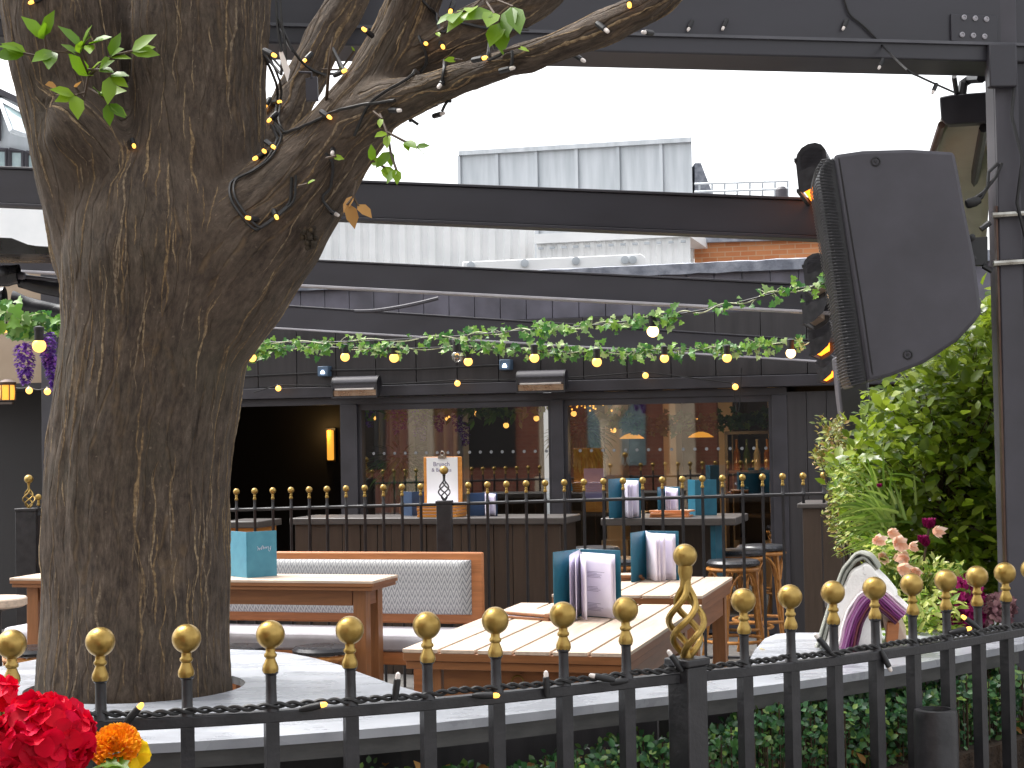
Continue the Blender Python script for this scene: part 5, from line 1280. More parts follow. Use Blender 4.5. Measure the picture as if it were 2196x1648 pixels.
# hose loop under the beam
P_ = [PY(*p) for p in ((760, 668, 11.9), (800, 667, 11.9), (850, 660, 11.9), (900, 650, 11.9), (940, 640, 11.9))]
m = MB(); m.tube(dense(P_, 6), .014, 6); solo('cable_loop', m, M['spk'], 'thick grey cable looping below the second pergola beam', 'cable', P_[0])
# ================================================================== left end: neighbour wall, lantern, folded awning
wl = W0 - .9
nb = gthing('side_building', 'beige rendered building end with dark doorway left of the tree', 'building', PW(-200, 900, wl)[0], wl)
u1, _ = PW(93, 900, wl); u2, _ = PW(128, 900, wl); uw = u1 - PW(-200, 900, wl)[0]; uw2 = u2 - PW(-200, 900, wl)[0]
za, zb2 = PW(50, 822, wl)[1], PW(50, 640, wl)[1]
m = MB(); m.box(0, uw, 0, .1, za, zb2 + .3); m.build('wall', M['beige'], nb, True)
m = MB(); m.box(uw + .001, uw2, -.03, .12, 0, zb2 + .3); m.build('corner_post', M['char'], nb, True, bev=.004)
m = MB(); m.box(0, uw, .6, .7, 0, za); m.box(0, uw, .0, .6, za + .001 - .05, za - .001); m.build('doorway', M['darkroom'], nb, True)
m = MB(); 
for k in range(5): m.box(uw * .62, uw * .62 + .22, -.03, -.005, za - .05 - .03 * k, za - .032 - .03 * k)
m.build('slat_vent', M['plank'], nb, True)
c = PY(16, 842, 11.2); t = thing('wall_lantern', 'round amber bulkhead lantern at the left edge', 'lamp', c)
m = MB(); m.lathe([(.045, -.05), (.05, .0), (.045, .05), (.03, .065)], c, n=16); m.build('lens', M['amber'], t)
m = MB()
for k in range(6): a = k * math.pi / 3; m.tube([c + V((.054 * math.cos(a), .054 * math.sin(a), -.055)), c + V((.056 * math.cos(a), .056 * math.sin(a), .055))], .004, 5)
m.lathe([(.056, .05), (.06, .07), (.02, .09)], c, n=16); m.build('cage', M['copper'], t)
aw = thing('folded_awning', 'folded glossy black awning bunched under the beam at the left edge', 'awning', PY(60, 620, 9.6))
for (a, b_, c_, d_, r, Y, sag) in ((30, 655, 190, 680, 30, 9.7, 12), (40, 600, 190, 628, 17, 9.6, 6), (-40, 590, 40, 588, 22, 9.5, 4), (-40, 640, 10, 640, 26, 9.6, 4)):
    def fold(u, v, a=a, b_=b_, c_=c_, d_=d_, r=r, Y=Y, sag=sag):
        p = PY(a + (c_ - a) * u, b_ + (d_ - b_) * u + sag * math.sin(math.pi * u), Y); rr = r * Y / F * (1 + .12 * noise.noise(V((u * 5, v * 3, a * .1))))
        an = 2 * math.pi * v; return p + V((0, -rr * .8 * math.cos(an), rr * math.sin(an)))
    m = MB(); m.grid(fold, 30, 22); m.build('cloth_fold', M['vinyl'], aw)
m = MB(); q = [(-60, 508), (0, 510), (25, 511), (60, 525), (110, 533), (110, 545), (-60, 545)]
m.prism([PY(a, b_, 9.1) for a, b_ in q], V((0, .5, 0))); m.build('valance', M['vinyl'], aw)
m = MB(); m.tube([PY(40, 592, 9.55), PY(200, 610, 9.6)], .012, 8); m.lathe([(.02, -.02), (.024, 0), (.02, .02)], PY(46, 592, 9.5), (1, 0, 0), 12); m.build('roller', M['spk'], aw)
# ================================================================== buildings beyond
def far_block(name, label, x0, x1, y0, y1, Y0, Y1, dep, mat, extra=None):
    a, b_ = PY(x0, y1, Y0), PY(x1, y1, Y1); tl, tr_ = PY(x0, y0[0], Y0), PY(x1, y0[1], Y1)
    t = thing(name, label, 'building', (a.x, a.y, 0)); d = (b_ - a); d.z = 0; d.normalize(); nn = V((b_.x, b_.y, 0)).normalized()
    m = MB(); A_, B_ = V((a.x, a.y, 0)), V((b_.x, b_.y, 0)); C_, D_ = B_ + nn * dep, A_ + nn * dep
    m.hexa([A_, B_, C_, D_, V((A_.x, A_.y, tl.z)), V((B_.x, B_.y, tr_.z)), V((C_.x, C_.y, tr_.z)), V((D_.x, D_.y, tl.z))]); m.build('wall', M[mat], t)
    return t, A_, B_, d, nn, tl.z, tr_.z
t, A_, B_, d, nn, z0, z1 = far_block('metal_clad_building', 'tall pale zinc clad block rising behind the white container units', 987, 1487, (335, 306), 500, 46, 42, 12, 'zinc')
m = MB()
for k in range(6):
    q = A_.lerp(B_, k / 5.7 + .0); zt = z0 + (z1 - z0) * k / 5.7
    m.obox(q - nn * .03 + V((0, 0, zt / 2)), d, nn, (0, 0, 1), .05, .03, zt / 2)
m.build('standing_seam', M['zinc'], t)
m = MB(); m.hexa([A_ - nn * .12 + V((0, 0, z0)), B_ - nn * .12 + V((0, 0, z1)), B_ + nn * .3 + V((0, 0, z1)), A_ + nn * .3 + V((0, 0, z0)), A_ - nn * .12 + V((0, 0, z0 + .12)), B_ - nn * .12 + V((0, 0, z1 + .12)), B_ + nn * .3 + V((0, 0, z1 + .12)), A_ + nn * .3 + V((0, 0, z0 + .12))]); m.build('parapet_cap', M['zinc'], t)
m = MB()
for k in range(0):
    q = random.uniform(.1, .97); zz = z0 + (z1 - z0) * q - random.uniform(.5, 1.4); p = A_.lerp(B_, q) - nn * .02; h_ = random.uniform(.12, .4)
    m.obox(p + V((0, 0, zz - h_)), d, nn, (0, 0, 1), random.uniform(.03, .09), .015, h_)
m = MB(); q = [PY(x_, y_, 43) for x_, y_ in ((1490, 350), (1503, 350), (1530, 420), (1490, 420))]; m.prism(q, V((0, 1, 0)))
m.build('louvre_screen', M['lead'], t)
m = MB()
for y_ in (395, 412): m.tube([PY(1490, y_, 40), PY(1690, y_ - 6, 38)], .03, 5)
for k in range(8): x_ = 1500 + 27 * k; m.tube([PY(x_, 394 - k * .7, 40 - k * .25), PY(x_, 450, 40 - k * .25)], .025, 5)
m.build('roof_rail', M['zinc'], t)
m = MB(); p = PY(1676, 412, 38); m.lathe([(.14, -1), (.14, .05), (.08, .12)], p, n=10); m.build('roof_vent', M['spk'], t)
def corrugated(name, label, x0, x1, yt0, yt1, yb_, Y0, Y1, amp=.05, per=.28, mat='white'):
    a, b_ = PY(x0, yt0, Y0), PY(x1, yt1, Y1); t = thing(name, label, 'building', (a.x, a.y, 0)); A_, B_ = V((a.x, a.y, 0)), V((b_.x, b_.y, 0)); L = (B_ - A_).length; d = (B_ - A_).normalized(); nn = V((-d.y, d.x, 0))
    n_ = int(L / per); P_ = []
    for k in range(n_):
        for f, o_ in ((0, 0), (.35, 0), (.5, amp), (.85, amp)): P_.append((k + f) * per / L / n_ * L / per if False else ((k + f) / n_, o_))
    P_.append((1, 0)); vs_, fs_ = [], []
    for f, o_ in P_:
        q = A_.lerp(B_, f) + nn * o_; zt = a.z + (b_.z - a.z) * f; vs_ += [q, V((q.x, q.y, zt))]
    m = MB(); m.add(vs_, [(2 * i, 2 * i + 2, 2 * i + 3, 2 * i + 1) for i in range(len(P_) - 1)]); m.build('wall', M[mat], t, smooth=False)
    m = MB(); e = nn * 3; z_ = V((0, 0, a.z)); z2 = V((0, 0, b_.z)); o1 = -nn * .06
    m.hexa([A_ + o1 + z_, B_ + o1 + z2, B_ + e + z2, A_ + e + z_, A_ + o1 + z_ + V((0, 0, .14)), B_ + o1 + z2 + V((0, 0, .14)), B_ + e + z2 + V((0, 0, .14)), A_ + e + z_ + V((0, 0, .14))]); m.build('roof', M[mat], t)
    return t, A_, B_, d, nn
t, A_, B_, d, nn = corrugated('container_unit', 'large white corrugated unit seen between the first two beams', 540, 1146, 470, 440, 600, 24.5, 24.0, per=.22)
t, A_, B_, d, nn = corrugated('container_unit', 'lower white corrugated unit stepping down beside the brick wall', 1150, 1480, 524, 508, 600, 23.6, 23.0, amp=.02, per=.15)
m = MB()
for k in range(13): m = MB(); q = A_.lerp(B_, (k + .5) / 13); m.obox(q - nn * .08 + V((0, 0, PY(1150, 526, 23.6).z - .06)), d, nn, (0, 0, 1), .035, .02, .016); m.build('eaves_bracket', M['zinc'], t)
m = MB(); q = [PY(x_, y_, 20) for x_, y_ in ((992, 562), (1375, 545), (1385, 553), (1392, 590), (992, 590))]; m.prism(q, V((0, .15, 0))); tb_ = solo('steel_girder', m, M['white'], 'white steel girder lying in front of the corrugated units', 'girder', q[0], bev=.01)
m = MB()
for x_, y_ in ((1010, 570), (1125, 565), (1235, 560), (1340, 558), (1357, 558)): m = MB(); m.lathe([(.05, 0), (.05, .02), (.02, .025)], PY(x_, y_, 19.99), (0, -1, 0), 10); m.build('bolt', M['zinc'], tb_)
t, A_, B_, d, nn, z0, z1 = far_block('brick_building', 'orange brick wall with grey flashing behind the right of the parapet', 1490, 1850, (522, 512), 600, 24.6, 24.0, 5, 'brick')
m = MB(); m.hexa([A_ - nn * .1 - d * .2 + V((0, 0, z0)), B_ - nn * .1 + V((0, 0, z1)), B_ + nn * .2 + V((0, 0, z1)), A_ + nn * .2 + V((0, 0, z0)), A_ - nn * .1 - d * .2 + V((0, 0, z0 + .1)), B_ - nn * .1 + V((0, 0, z1 + .1)), B_ + nn * .2 + V((0, 0, z1 + .1)), A_ + nn * .2 + V((0, 0, z0 + .1))]); m.build('flashing', M['lead'], t)
m = MB(); m.obox(A_ - d * .12 - nn * .02 + V((0, 0, z0 / 2)), d, nn, (0, 0, 1), .11, .05, z0 / 2 - .01); m.build('downpipe', M['white'], t)
# white wall and office windows at the left
t, A_, B_, d, nn, z0, z1 = far_block('white_building', 'plain white building face between the beams at the left edge', -250, 116, (418, 424), 560, 20.5, 20, 1, 'white')
m = MB(); m.obox(B_ + d * .12 + V((0, 0, z1 / 2)), d, nn, (0, 0, 1), .11, .1, z1 / 2); m.build('corner_trim', M['zinc'], t)
t = thing('office_building', 'grey glass office building with an open tilted window at the top left', 'building', V((PY(-150, 300, 22).x, 22, 0)))
yy = 22
def PO(x_, y_, o=0): return PY(x_, y_, yy - o)
m = MB(); m.prism([PO(-260, 178), PO(0, 195), PO(140, 262), PO(140, 1180), PO(-260, 1180)], V((0, 4, 0))); m.build('facade', M['zinc'], t)
m = MB(); m.prism([PO(-260, 172, .1), PO(0, 190, .1), PO(145, 258, .1), PO(145, 270, .1), PO(0, 204, .1), PO(-260, 186, .1)], V((0, .2, 0))); m.build('roof_edge', M['spk'], t)
for k, (a, b_, c_, e_) in enumerate((((-60, 210), (-2, 210), (-2, 300), (-60, 300)), ((-60, 318), (14, 322), (14, 400), (-60, 400)), ((20, 322), (50, 326), (50, 400), (20, 400)), ((56, 328), (84, 332), (84, 400), (56, 400)))):
    m = MB(); P_ = [PO(*x, .06) for x in (a, b_, c_, e_)]; m.tube(P_ + [P_[0]], .035, 4); w_ = m.build('window', M['spk'], t)
    m = MB(); m.add([PO(*x, .05) for x in (a, b_, c_, e_)], [(0, 1, 2, 3)]); m.build('pane', M['officeglass'], w_)
m = MB(); P_ = [PO(0, 215, .1), PO(60, 248, .5), PO(80, 300, .9), PO(25, 282, .9)]; m.tube(P_ + [P_[0]], .035, 4); w_ = m.build('window', M['zinc'], t)
m = MB(); m.add(P_, [(0, 1, 2, 3)]); m.build('pane', M['officeglass'], w_)
# ================================================================== planting on the right
random.seed(31)
def inpoly(x, y, P_):
    r = False; j = len(P_) - 1
    for i in range(len(P_)):
        if (P_[i][1] > y) != (P_[j][1] > y) and x < (P_[j][0] - P_[i][0]) * (y - P_[i][1]) / (P_[j][1] - P_[i][1]) + P_[i][0]: r = not r
        j = i
    return r
def foliage(poly, n, Y0, Y1, L, per, mb, aspect=.5, jitter=.06, clump=5.0, thr=-.3, up=.3):
    xs_ = [p[0] for p in poly]; ys_ = [p[1] for p in poly]; c = 0; pts = []
    while c < n:
        x, y = random.uniform(min(xs_), max(xs_)), random.uniform(min(ys_), max(ys_))
        if not inpoly(x, y, poly): continue
        p = PY(x, y, random.uniform(Y0, Y1))
        if noise.noise(p * clump) < thr: continue
        c += 1; pts.append(p); ax = V((random.uniform(-1, 1), random.uniform(-1, .3), random.uniform(-.2, 1))).normalized()
        for k in range(per):
            d = (ax * .6 + V((random.uniform(-1, 1), random.uniform(-1, .6), random.uniform(-.6, .9)))).normalized(); l_ = L * random.uniform(.6, 1.15)
            mb.leaf(p + V((random.gauss(0, 1), random.gauss(0, 1), random.gauss(0, 1))) * jitter * .5, d, V((random.uniform(-.6, .6), random.uniform(-1, 0), 1)), l_, l_ * aspect, .2, .2)
    return pts
pbox = PY(2000, 1300, 6.0)
m = MB(); x0 = PY(1830, 1250, 6.6).x; m.box(x0, x0 + 1.9, 5.75, 7.1, 0, .82); m.box(x0 - .02, x0 + 1.92, 5.73, 7.12, .821, .85)
solo('planter_box', m, M['board'], 'large dark plank planter holding the bush and flowers on the right', 'planter', (x0 + .9, 6.4, 0), bev=.005)
bush = thing('leafy_bush', 'tall bright green leafy bush below the large loudspeaker', 'bush', (PY(2010, 1200, 6.5).x, 6.5, .85))
f = MB(); poly = [(2110, 670), (2150, 650), (2330, 640), (2330, 1300), (1980, 1262), (1930, 1150), (1850, 1080), (1795, 1020), (1840, 940), (1880, 850), (1950, 800), (2040, 750)]
pts = foliage(poly, 2300, 6.1, 7.0, .062, 5, f, .62, .07)
f.build('foliage', M['leaf_bush'], bush, ang=180)
m = MB(); base = PY(2045, 1260, 6.45); base.z = .85
m.tube([base, PY(2035, 1180, 6.45), PY(2015, 1080, 6.45), PY(2010, 960, 6.5)], [.022, .018, .014, .006], 7)
for p in pts[::9]:
    q = PY(2020, 1130, 6.5) if random.random() < .5 else PY(2080, 1200, 6.55)
    m.tube([q, q.lerp(p, .5) + V((0, .02, .03)), p], [.006, .004, .0018], 5)
for (a, b_) in (((2140, 1260), (2138, 640)), ((2090, 1250), (2075, 780)), ((1990, 1260), (1940, 900))):
    p0, p1 = PY(*a, 6.5), PY(*b_, 6.45); p0.z = .85; m.tube([p0, p0.lerp(p1, .5) + V((.03, 0, 0)), p1], [.012, .008, .003], 6)
m.build('stem', M['stem'], bush)
f = MB(); top_ = [(2142, 640), (2146, 690), (2130, 720), (2120, 700)]; foliage(top_, 14, 6.3, 6.5, .08, 4, f, .4, .03, 0, -2); f.build('foliage', M['leaf_bush'], bush, ang=180)
sh = thing('small_leaf_shrub', 'airy small leaved shrub with bronze tips in front of the dark cladding', 'shrub', (PY(1830, 1150, 6.9).x, 6.9, .5))
f = MB(); pts = foliage([(1772, 905), (1800, 900), (1815, 960), (1850, 1000), (1860, 1180), (1800, 1190), (1780, 1100), (1790, 1030), (1752, 985), (1760, 950)], 520, 6.7, 7.2, .03, 5, f, .55, .035, 14, -.1); f.build('foliage', M['leaf_olive'], sh, ang=180)
m = MB(); q = PY(1850, 1230, 7.0); q.z = .5
for p in pts[::10]: m.tube([q, q.lerp(p, .6) + V((.03, 0, .02)), p], [.006, .003, .0015], 4)
m.build('stem', M['stem'], sh)
gr = thing('ornamental_grass', 'spiky pale green grass arching out beside the bush', 'grass plant', (PY(1890, 1120, 6.2).x, 6.2, .85))
f = MB()
for i in range(130):
    b0 = PY(random.gauss(1905, 22), random.gauss(1115, 24), random.uniform(5.95, 6.25)); a = random.uniform(-3.3, -1.5); L = random.uniform(.10, .22)
    if i < 6: a = random.uniform(-2.2, -1.6); L = random.uniform(.36, .46)
    d = V((math.cos(a), random.uniform(-.4, .4), -math.sin(a) * .9 + .12)); P_ = [b0 + d * (L * k / 7) + V((0, 0, -.35 * L * (k / 7) ** 2)) for k in range(8)]
    sd_ = V((-d.z, 0, d.x)).normalized(); vs_ = []
    for k, p in enumerate(P_): w_ = .0045 * (1 - (k / 7) ** 2) + .0004; vs_ += [p - sd_ * w_, p + sd_ * w_]
    f.add(vs_, [(2 * k, 2 * k + 2, 2 * k + 3, 2 * k + 1) for k in range(7)])
f.build('blade', M['blade'], gr, ang=180)
m = MB(); m.tube([(gr.location.x, 6.2, .85), PY(1900, 1125, 6.15)], .03, 6); m.build('crown', M['gstem'], gr)
va = thing('variegated_shrub', 'low yellow and green variegated shrub beneath the bush', 'shrub', (PY(1960, 1300, 5.9).x, 5.95, .85))
f = MB(); pts = foliage([(1870, 1150), (1960, 1210), (2060, 1230), (2080, 1340), (2030, 1400), (1935, 1400), (1890, 1330), (1875, 1260)], 760, 5.75, 6.05, .042, 5, f, .42, .04, 8, -.35); f.build('foliage', M['leaf_var'], va, ang=180)
f = MB(); foliage([(1935, 1290), (2050, 1285), (2045, 1400), (1925, 1400)], 170, 5.45, 5.7, .042, 5, f, .42, .04, 8, -.4); f.build('foliage', M['leaf_var'], va, ang=180)
m = MB(); q = V((va.location.x, 5.95, .85))
for p in pts[::14]: m.tube([q, q.lerp(p, .6) + V((0, 0, .03)), p], [.005, .003, .002], 4)
m.build('stem', M['gstem'], va)
f = MB(); foliage([(1790, 1010), (1900, 1000), (1930, 1100), (1900, 1200), (1830, 1170), (1800, 1090)], 330, 6.15, 6.5, .035, 5, f, .4, .04, 9, -.25); f.build('foliage', M['leaf_var'], va, ang=180)
fl = thing('peach_lilies', 'cluster of pale peach trumpet flowers below the grass', 'flowers', (PY(1930, 1200, 5.95).x, 5.97, .85))
for (px, py, s) in ((1880, 1160, 1.0), (1905, 1140, 1.0), (1925, 1165, 1.2), (1935, 1190, 1.1), (1950, 1170, .9), (1925, 1215, 1.1), (1942, 1195, 1.0), (1965, 1225, .9), (1985, 1235, 1.1), (2018, 1225, .8), (2000, 1140, 1.0), (1895, 1195, .9)):
    f = MB(); c = PY(px, py, random.uniform(5.62, 5.85)); fd = V((random.uniform(-.6, .6), -1, random.uniform(-.5, .3))).normalized(); _, s1, s2_ = frame(fd)
    for k in range(7):
        a = k * 2 * math.pi / 7 + random.uniform(-.2, .2); dd = (s1 * math.cos(a) + s2_ * math.sin(a) + fd * .7).normalized()
        f.leaf(c, dd, -fd + V((0, 0, .01)), .046 * s * random.uniform(.7, 1.2), .026 * s, -.3, .45)
    f.build('flower', M['peach'], fl, ang=180)
m = MB()
for k in range(8): m.tube([(fl.location.x + random.uniform(-.05, .05), 5.97, .85), PY(1890 + 16 * k, 1230, 5.7)], .004, 5)
m.build('stem', M['gstem'], fl)
fb_ = thing('pink_rosebuds', 'few deep pink rosebuds among the peach flowers', 'flowers', (PY(1995, 1200, 5.85).x, 5.9, .85))
for px, py, r in ((1992, 1123, .02), (1980, 1158, .017), (1985, 1165, .014), (1886, 1042, .008)):
    f = MB(); c = PY(px, py, 5.82)
    for k in range(14): a = k * 2.4; f.leaf(c + V((0, 0, -r)), V((.5 * math.cos(a), .5 * math.sin(a), 1)), V((-math.cos(a), -math.sin(a), .3)), r * 2.4, r * 1.8, -.3, .1)
    f.build('bud', M['magenta'], fb_, ang=180)
m = MB(); m.tube([(fb_.location.x, 5.9, .85), PY(1978, 1260, 5.84), PY(1982, 1200, 5.83), PY(1992, 1130, 5.82)], .004, 5); m.build('stem', M['stem'], fb_)
for (nm, lab, mt, spots, n_) in (('hydrangea', 'deep magenta hydrangea head behind the right end of the railing', 'magenta', ((2062, 1285, 44), (2035, 1330, 34), (2070, 1320, 36), (2025, 1350, 22)), 210),
                             ('hydrangea', 'faded dusty pink hydrangea beside the magenta one', 'dusty', ((2130, 1320, 40), (2150, 1300, 24)), 150)):
    t = thing(nm, lab, 'flowers', (PY(spots[0][0], 1300, 5.6).x, 5.62, .85))
    for px, py, r in spots:
        f = MB(); c = PY(px, py, 5.6); rr = r * 5.6 / F
        for k in range(n_):
            d = V((random.gauss(0, 1), random.gauss(0, 1), random.gauss(0, 1))).normalized(); p = c + d * rr * random.uniform(.75, 1)
            f.leaf(p, d + V((random.uniform(-1, 1), random.uniform(-1, 1), random.uniform(-1, 1))) * .8, d, .026, .024, -.2, .2)
        f.build('flower_head', M[mt], t, ang=180)
        m = MB(); m.tube([(t.location.x, 5.62, .85), c], .005, 5); m.build('stem', M['gstem'], t)
m = MB(); a, b_ = PY(2000, 1325, 5.7), PY(2032, 1262, 5.85); m.tube([V((a.x - .02, 5.7, .85)), a, b_], .012, 6)
solo('garden_stake', m, M['black'], 'short black stake leaning in the planter by the hydrangea', 'stake', a)
# ================================================================== blankets over the wooden stand
random.seed(3)
Yk = 5.05
bl = thing('blanket_stand', 'slanted pale wooden stand under the folded blankets on the ledge', 'stand', (PY(1880, 1380, Yk).x, Yk, LZ))
m = MB(); m.prism([PY(a, b_, Yk) for a, b_ in ((1880, 1275), (1898, 1270), (1945, 1372), (1930, 1384), (1905, 1384))], V((.07, .3, 0))); m.build('side_board', M['teaktopx'], bl, bev=.004)
m = MB(); m.prism([PY(a, b_, Yk - .02) for a, b_ in ((1903, 1334), (1929, 1336), (1926, 1376), (1900, 1382))], V((.01, .06, 0))); m.build('foot_block', M['bench'], bl, bev=.003)
m = MB(); m.prism([PY(a, b_, Yk + .05) for a, b_ in ((1806, 1386), (1822, 1386), (1876, 1240), (1862, 1236))], V((.07, .3, 0))); m.build('side_board', M['teaktopx'], bl, bev=.004)
for i in range(1):
    m = MB(); m.beam(PY(1850, 1330, Yk + .26), PY(1905, 1330, Yk + .26), .012, .05); m.build('crosspiece', M['teaktopx'], bl)
def drape(outer, layers, dep, Y, mats_attr=None, gap=.8, thick=8, wob=2.5, taper=0.0):
    """stack of folded cloth layers following a profile given in picture pixels at depth Y"""
    mb = MB(); su = []
    D_ = []
    P_ = [V((a, b_, 0)) for a, b_ in outer]; Q = dense(P_, 8); n_ = len(Q)
    for L_ in range(layers):
        ring = []
        for i, p in enumerate(Q):
            t_ = Q[min(i + 1, n_ - 1)] - Q[max(i - 1, 0)]; t_.normalize(); nn = V((-t_.y, t_.x, 0))
            o0 = L_ * thick + wob * noise.noise(V((i * .15, L_ * 3.1, Y))); o1 = o0 + thick * gap
            ring.append((p + nn * o0, p + nn * o1))
        def pt(i, s, f):
            a, b_ = ring[i]; m_ = a.lerp(b_, .5); h_ = (a - b_) * .5
            dx = wob * .6 * noise.noise(V((i * .12, f * 3, L_ * 2.0)))
            q = m_ + h_ * s; return PY(q.x + dx, q.y + dx, Y) + V((.235, 1, -.06)).normalized() * (dep * f)
        prof = [(1, 1), (1, .5), (1, .06), (.7, .015), (0, 0), (-.7, .015), (-1, .06), (-1, .5), (-1, 1)]
        vs_ = [pt(i, s, f) for i in range(n_) for s, f in prof]; k = len(prof)
        mb.add(vs_, [(i * k + j, i * k + j + 1, (i + 1) * k + j + 1, (i + 1) * k + j) for i in range(n_ - 1) for j in range(k - 1)] + [tuple(range(k)), tuple((n_ - 1) * k + j for j in reversed(range(k)))])
        su += [L_ / max(1, layers - 1)] * len(vs_)
    return mb, su
mb, su = drape([(1746, 1388), (1760, 1345), (1783, 1275), (1804, 1222), (1824, 1194), (1848, 1184), (1870, 1193), (1888, 1218)], 2, .34, Yk - .03, thick=9, gap=.95)
o = solo('folded_blanket', mb, M['sage'], 'grey green wool blanket folded double at the top of the blanket pile', 'blanket', PY(1820, 1300, Yk), group='blankets on the stand')
mb, su = drape([(1764, 1388), (1782, 1330), (1803, 1270), (1824, 1228), (1850, 1208), (1880, 1222), (1908, 1252), (1925, 1275)], 1, .32, Yk - .04, thick=46, gap=1.0, wob=5)
o = solo('folded_blanket', mb, M['cream'], 'thick white fleece blanket bulging under the grey green one', 'blanket', PY(1820, 1300, Yk), group='blankets on the stand')
mb, su = drape([(1792, 1389), (1803, 1345), (1818, 1305), (1840, 1274), (1868, 1258), (1896, 1262), (1922, 1282), (1950, 1308)], 8, .30, Yk - .06, thick=5.6, gap=1.25, wob=2.5)
l = PY(1820, 1300, Yk); mb.v = [(a - l.x, b_ - l.y, c - l.z) for a, b_, c in mb.v]; me = mb.mesh('folded_blanket', M['purple'])
at_ = me.attributes.new('su', 'FLOAT_VECTOR', 'POINT')
for i, s in enumerate(su): at_.data[i].vector = (s, 0, 0)
tag(link('folded_blanket', me, None, l), 'purple and pink striped blanket arched over the stand', 'blanket', 'blankets on the stand')
mb = MB(); D_ = [(1822, 1389), (1826, 1340), (1838, 1308), (1858, 1294), (1878, 1300), (1888, 1330), (1892, 1386)]
mb.prism([PY(p.x, p.y, Yk - .03) for p in dense([V((a, b_, 0)) for a, b_ in D_], 5)], V((.06, .28, 0)))
solo('folded_blanket', mb, M['cream'], 'white waffle blanket tucked inside the arch of the purple one', 'blanket', PY(1850, 1350, Yk), group='blankets on the stand', bev=.015)
m = MB(); m.leaf(PZ(1628, 1392, LZ + .003), V((1, .2, 0)), V((0, 0, 1)), .022, .012); solo('fallen_leaf', m, M['yellow'], 'single small yellow leaf lying on the pale ledge', 'leaf', PZ(1628, 1392, LZ + .003))
# ================================================================== foreground flowers
random.seed(77)
def petal_ball(mb, c, rx, rz, n, L, W_, cup=.25, flat=.6, jit=.5, front=False):
    for i in range(n):
        z = 1 - 1.75 * (i + .5) / n; a = i * 2.39996; r = math.sqrt(max(0, 1 - z * z)); d = V((r * math.cos(a), r * math.sin(a), z))
        p = V(c) + V((d.x * rx, d.y * rx, d.z * rz)) * random.uniform(.86, 1.0)
        tdir = d.cross(V((random.gauss(0, 1), random.gauss(0, 1), random.gauss(0, 1)))).normalized()
        dd = (tdir + d * random.uniform(.1, jit)).normalized(); sd_ = dd.cross(d).normalized(); nn = sd_.cross(dd)
        ph = random.random() * 6
        def f(u, v, p=p, dd=dd, sd_=sd_, nn=nn, ph=ph):
            ang = math.pi * (v - .5) * 1.9; rr = u; ww = W_ * (.35 + .65 * math.sin(math.pi * min(.96, u * .72 + .1)))
            x = (v - .5) * 2; return p + dd * (L * (u - .35) * (1 - .18 * x * x)) + sd_ * (ww * .5 * x) + nn * (cup * L * (u - .4) ** 2 + .10 * L * x * x * u + .035 * L * math.sin(7 * x + ph) * u)
        mb.grid(f, 5, 6)
gp = PY(90, 1590, 3.0)
ge = thing('red_geranium', 'vivid red geranium head with ruffled petals in the bottom left corner', 'flowers', (gp.x, 3.0, .86))
f = MB(); petal_ball(f, gp, .090, .074, 150, .037, .040, jit=.8); petal_ball(f, PY(88, 1575, 2.99), .062, .068, 90, .037, .040, jit=.8); f.build('flower_head', M['red'], ge, ang=180)
f = MB(); petal_ball(f, PY(4, 1487, 3.05), .020, .020, 12, .036, .034); f.build('flower_head', M['red'], ge, ang=180)
m = MB(); m.tube([(gp.x, 3.0, .86), gp], .006, 6); m.tube([(gp.x, 3.0, .86), PY(2, 1560, 3.05), PY(4, 1490, 3.05)], .004, 6); m.build('stem', M['gstem'], ge)
f = MB()
for (px, py) in ((10, 1540), (20, 1530), (-10, 1600), (0, 1575), (30, 1560), (215, 1640), (240, 1640)): f.ivy(PY(px, py, 3.08), V((random.uniform(-1, 1), -.4, random.uniform(-.2, .8))), V((0, -.5, 1)), .05)
f.build('leaf', M['leaf_sprig'], ge, ang=180)
mg = thing('marigold', 'orange marigold with frilled petals beside the red geranium', 'flowers', (PY(245, 1600, 3.1).x, 3.1, .86))
c = PY(245, 1592, 3.1); f = MB()
fdv = V((0, -.75, .65)).normalized(); _, s1, s2_ = frame(fdv)
for ring in range(-1, 6):
    nn_ = 7 + ring * 3
    for k in range(nn_):
        a = 2 * math.pi * k / nn_ + ring; d = (s1 * math.cos(a) + s2_ * math.sin(a)); r_ = .004 + .0055 * max(ring, -.4)
        dd = (d * (.3 + .16 * ring) + fdv * (1.0 - .17 * ring)).normalized(); p = c + d * r_ - fdv * (.0028 * ring); sd_ = dd.cross(fdv).normalized() if dd.cross(fdv).length > .01 else s1; ph = random.random() * 6
        f.grid(lambda u, v: p + dd * (.017 * u) + sd_ * (.016 * (v - .5) * (.4 + u)) + fdv * (.0035 * math.sin(v * 9 + ph) * u), 4, 6)
f.ball(c + fdv * .009, .0085, 10, 8); f.ball(c - fdv * .006, .0165, 12, 8)
f.build('flower_head', M['orange'], mg, ang=180)
m = MB(); m.tube([(c.x, 3.1, .86), c - fdv * .015], .004, 6); m.build('stem', M['gstem'], mg)
f = MB()
for k in range(10): f.leaf(PY(random.uniform(225, 270), random.uniform(1625, 1650), 3.11), V((random.uniform(-1, 1), -.3, random.uniform(-.2, .9))), V((0, -1, .5)), .03, .008)
f.build('leaf', M['leaf_hedge'], mg, ang=180)
pn = thing('yellow_pansy', 'yellow pansy with dark centre half hidden behind the marigold', 'flowers', (PY(290, 1625, 3.12).x, 3.12, .86))
c = PY(290, 1618, 3.12); f = MB(); fdv = V((.2, -.9, .3)).normalized(); _, s1, s2_ = frame(fdv)
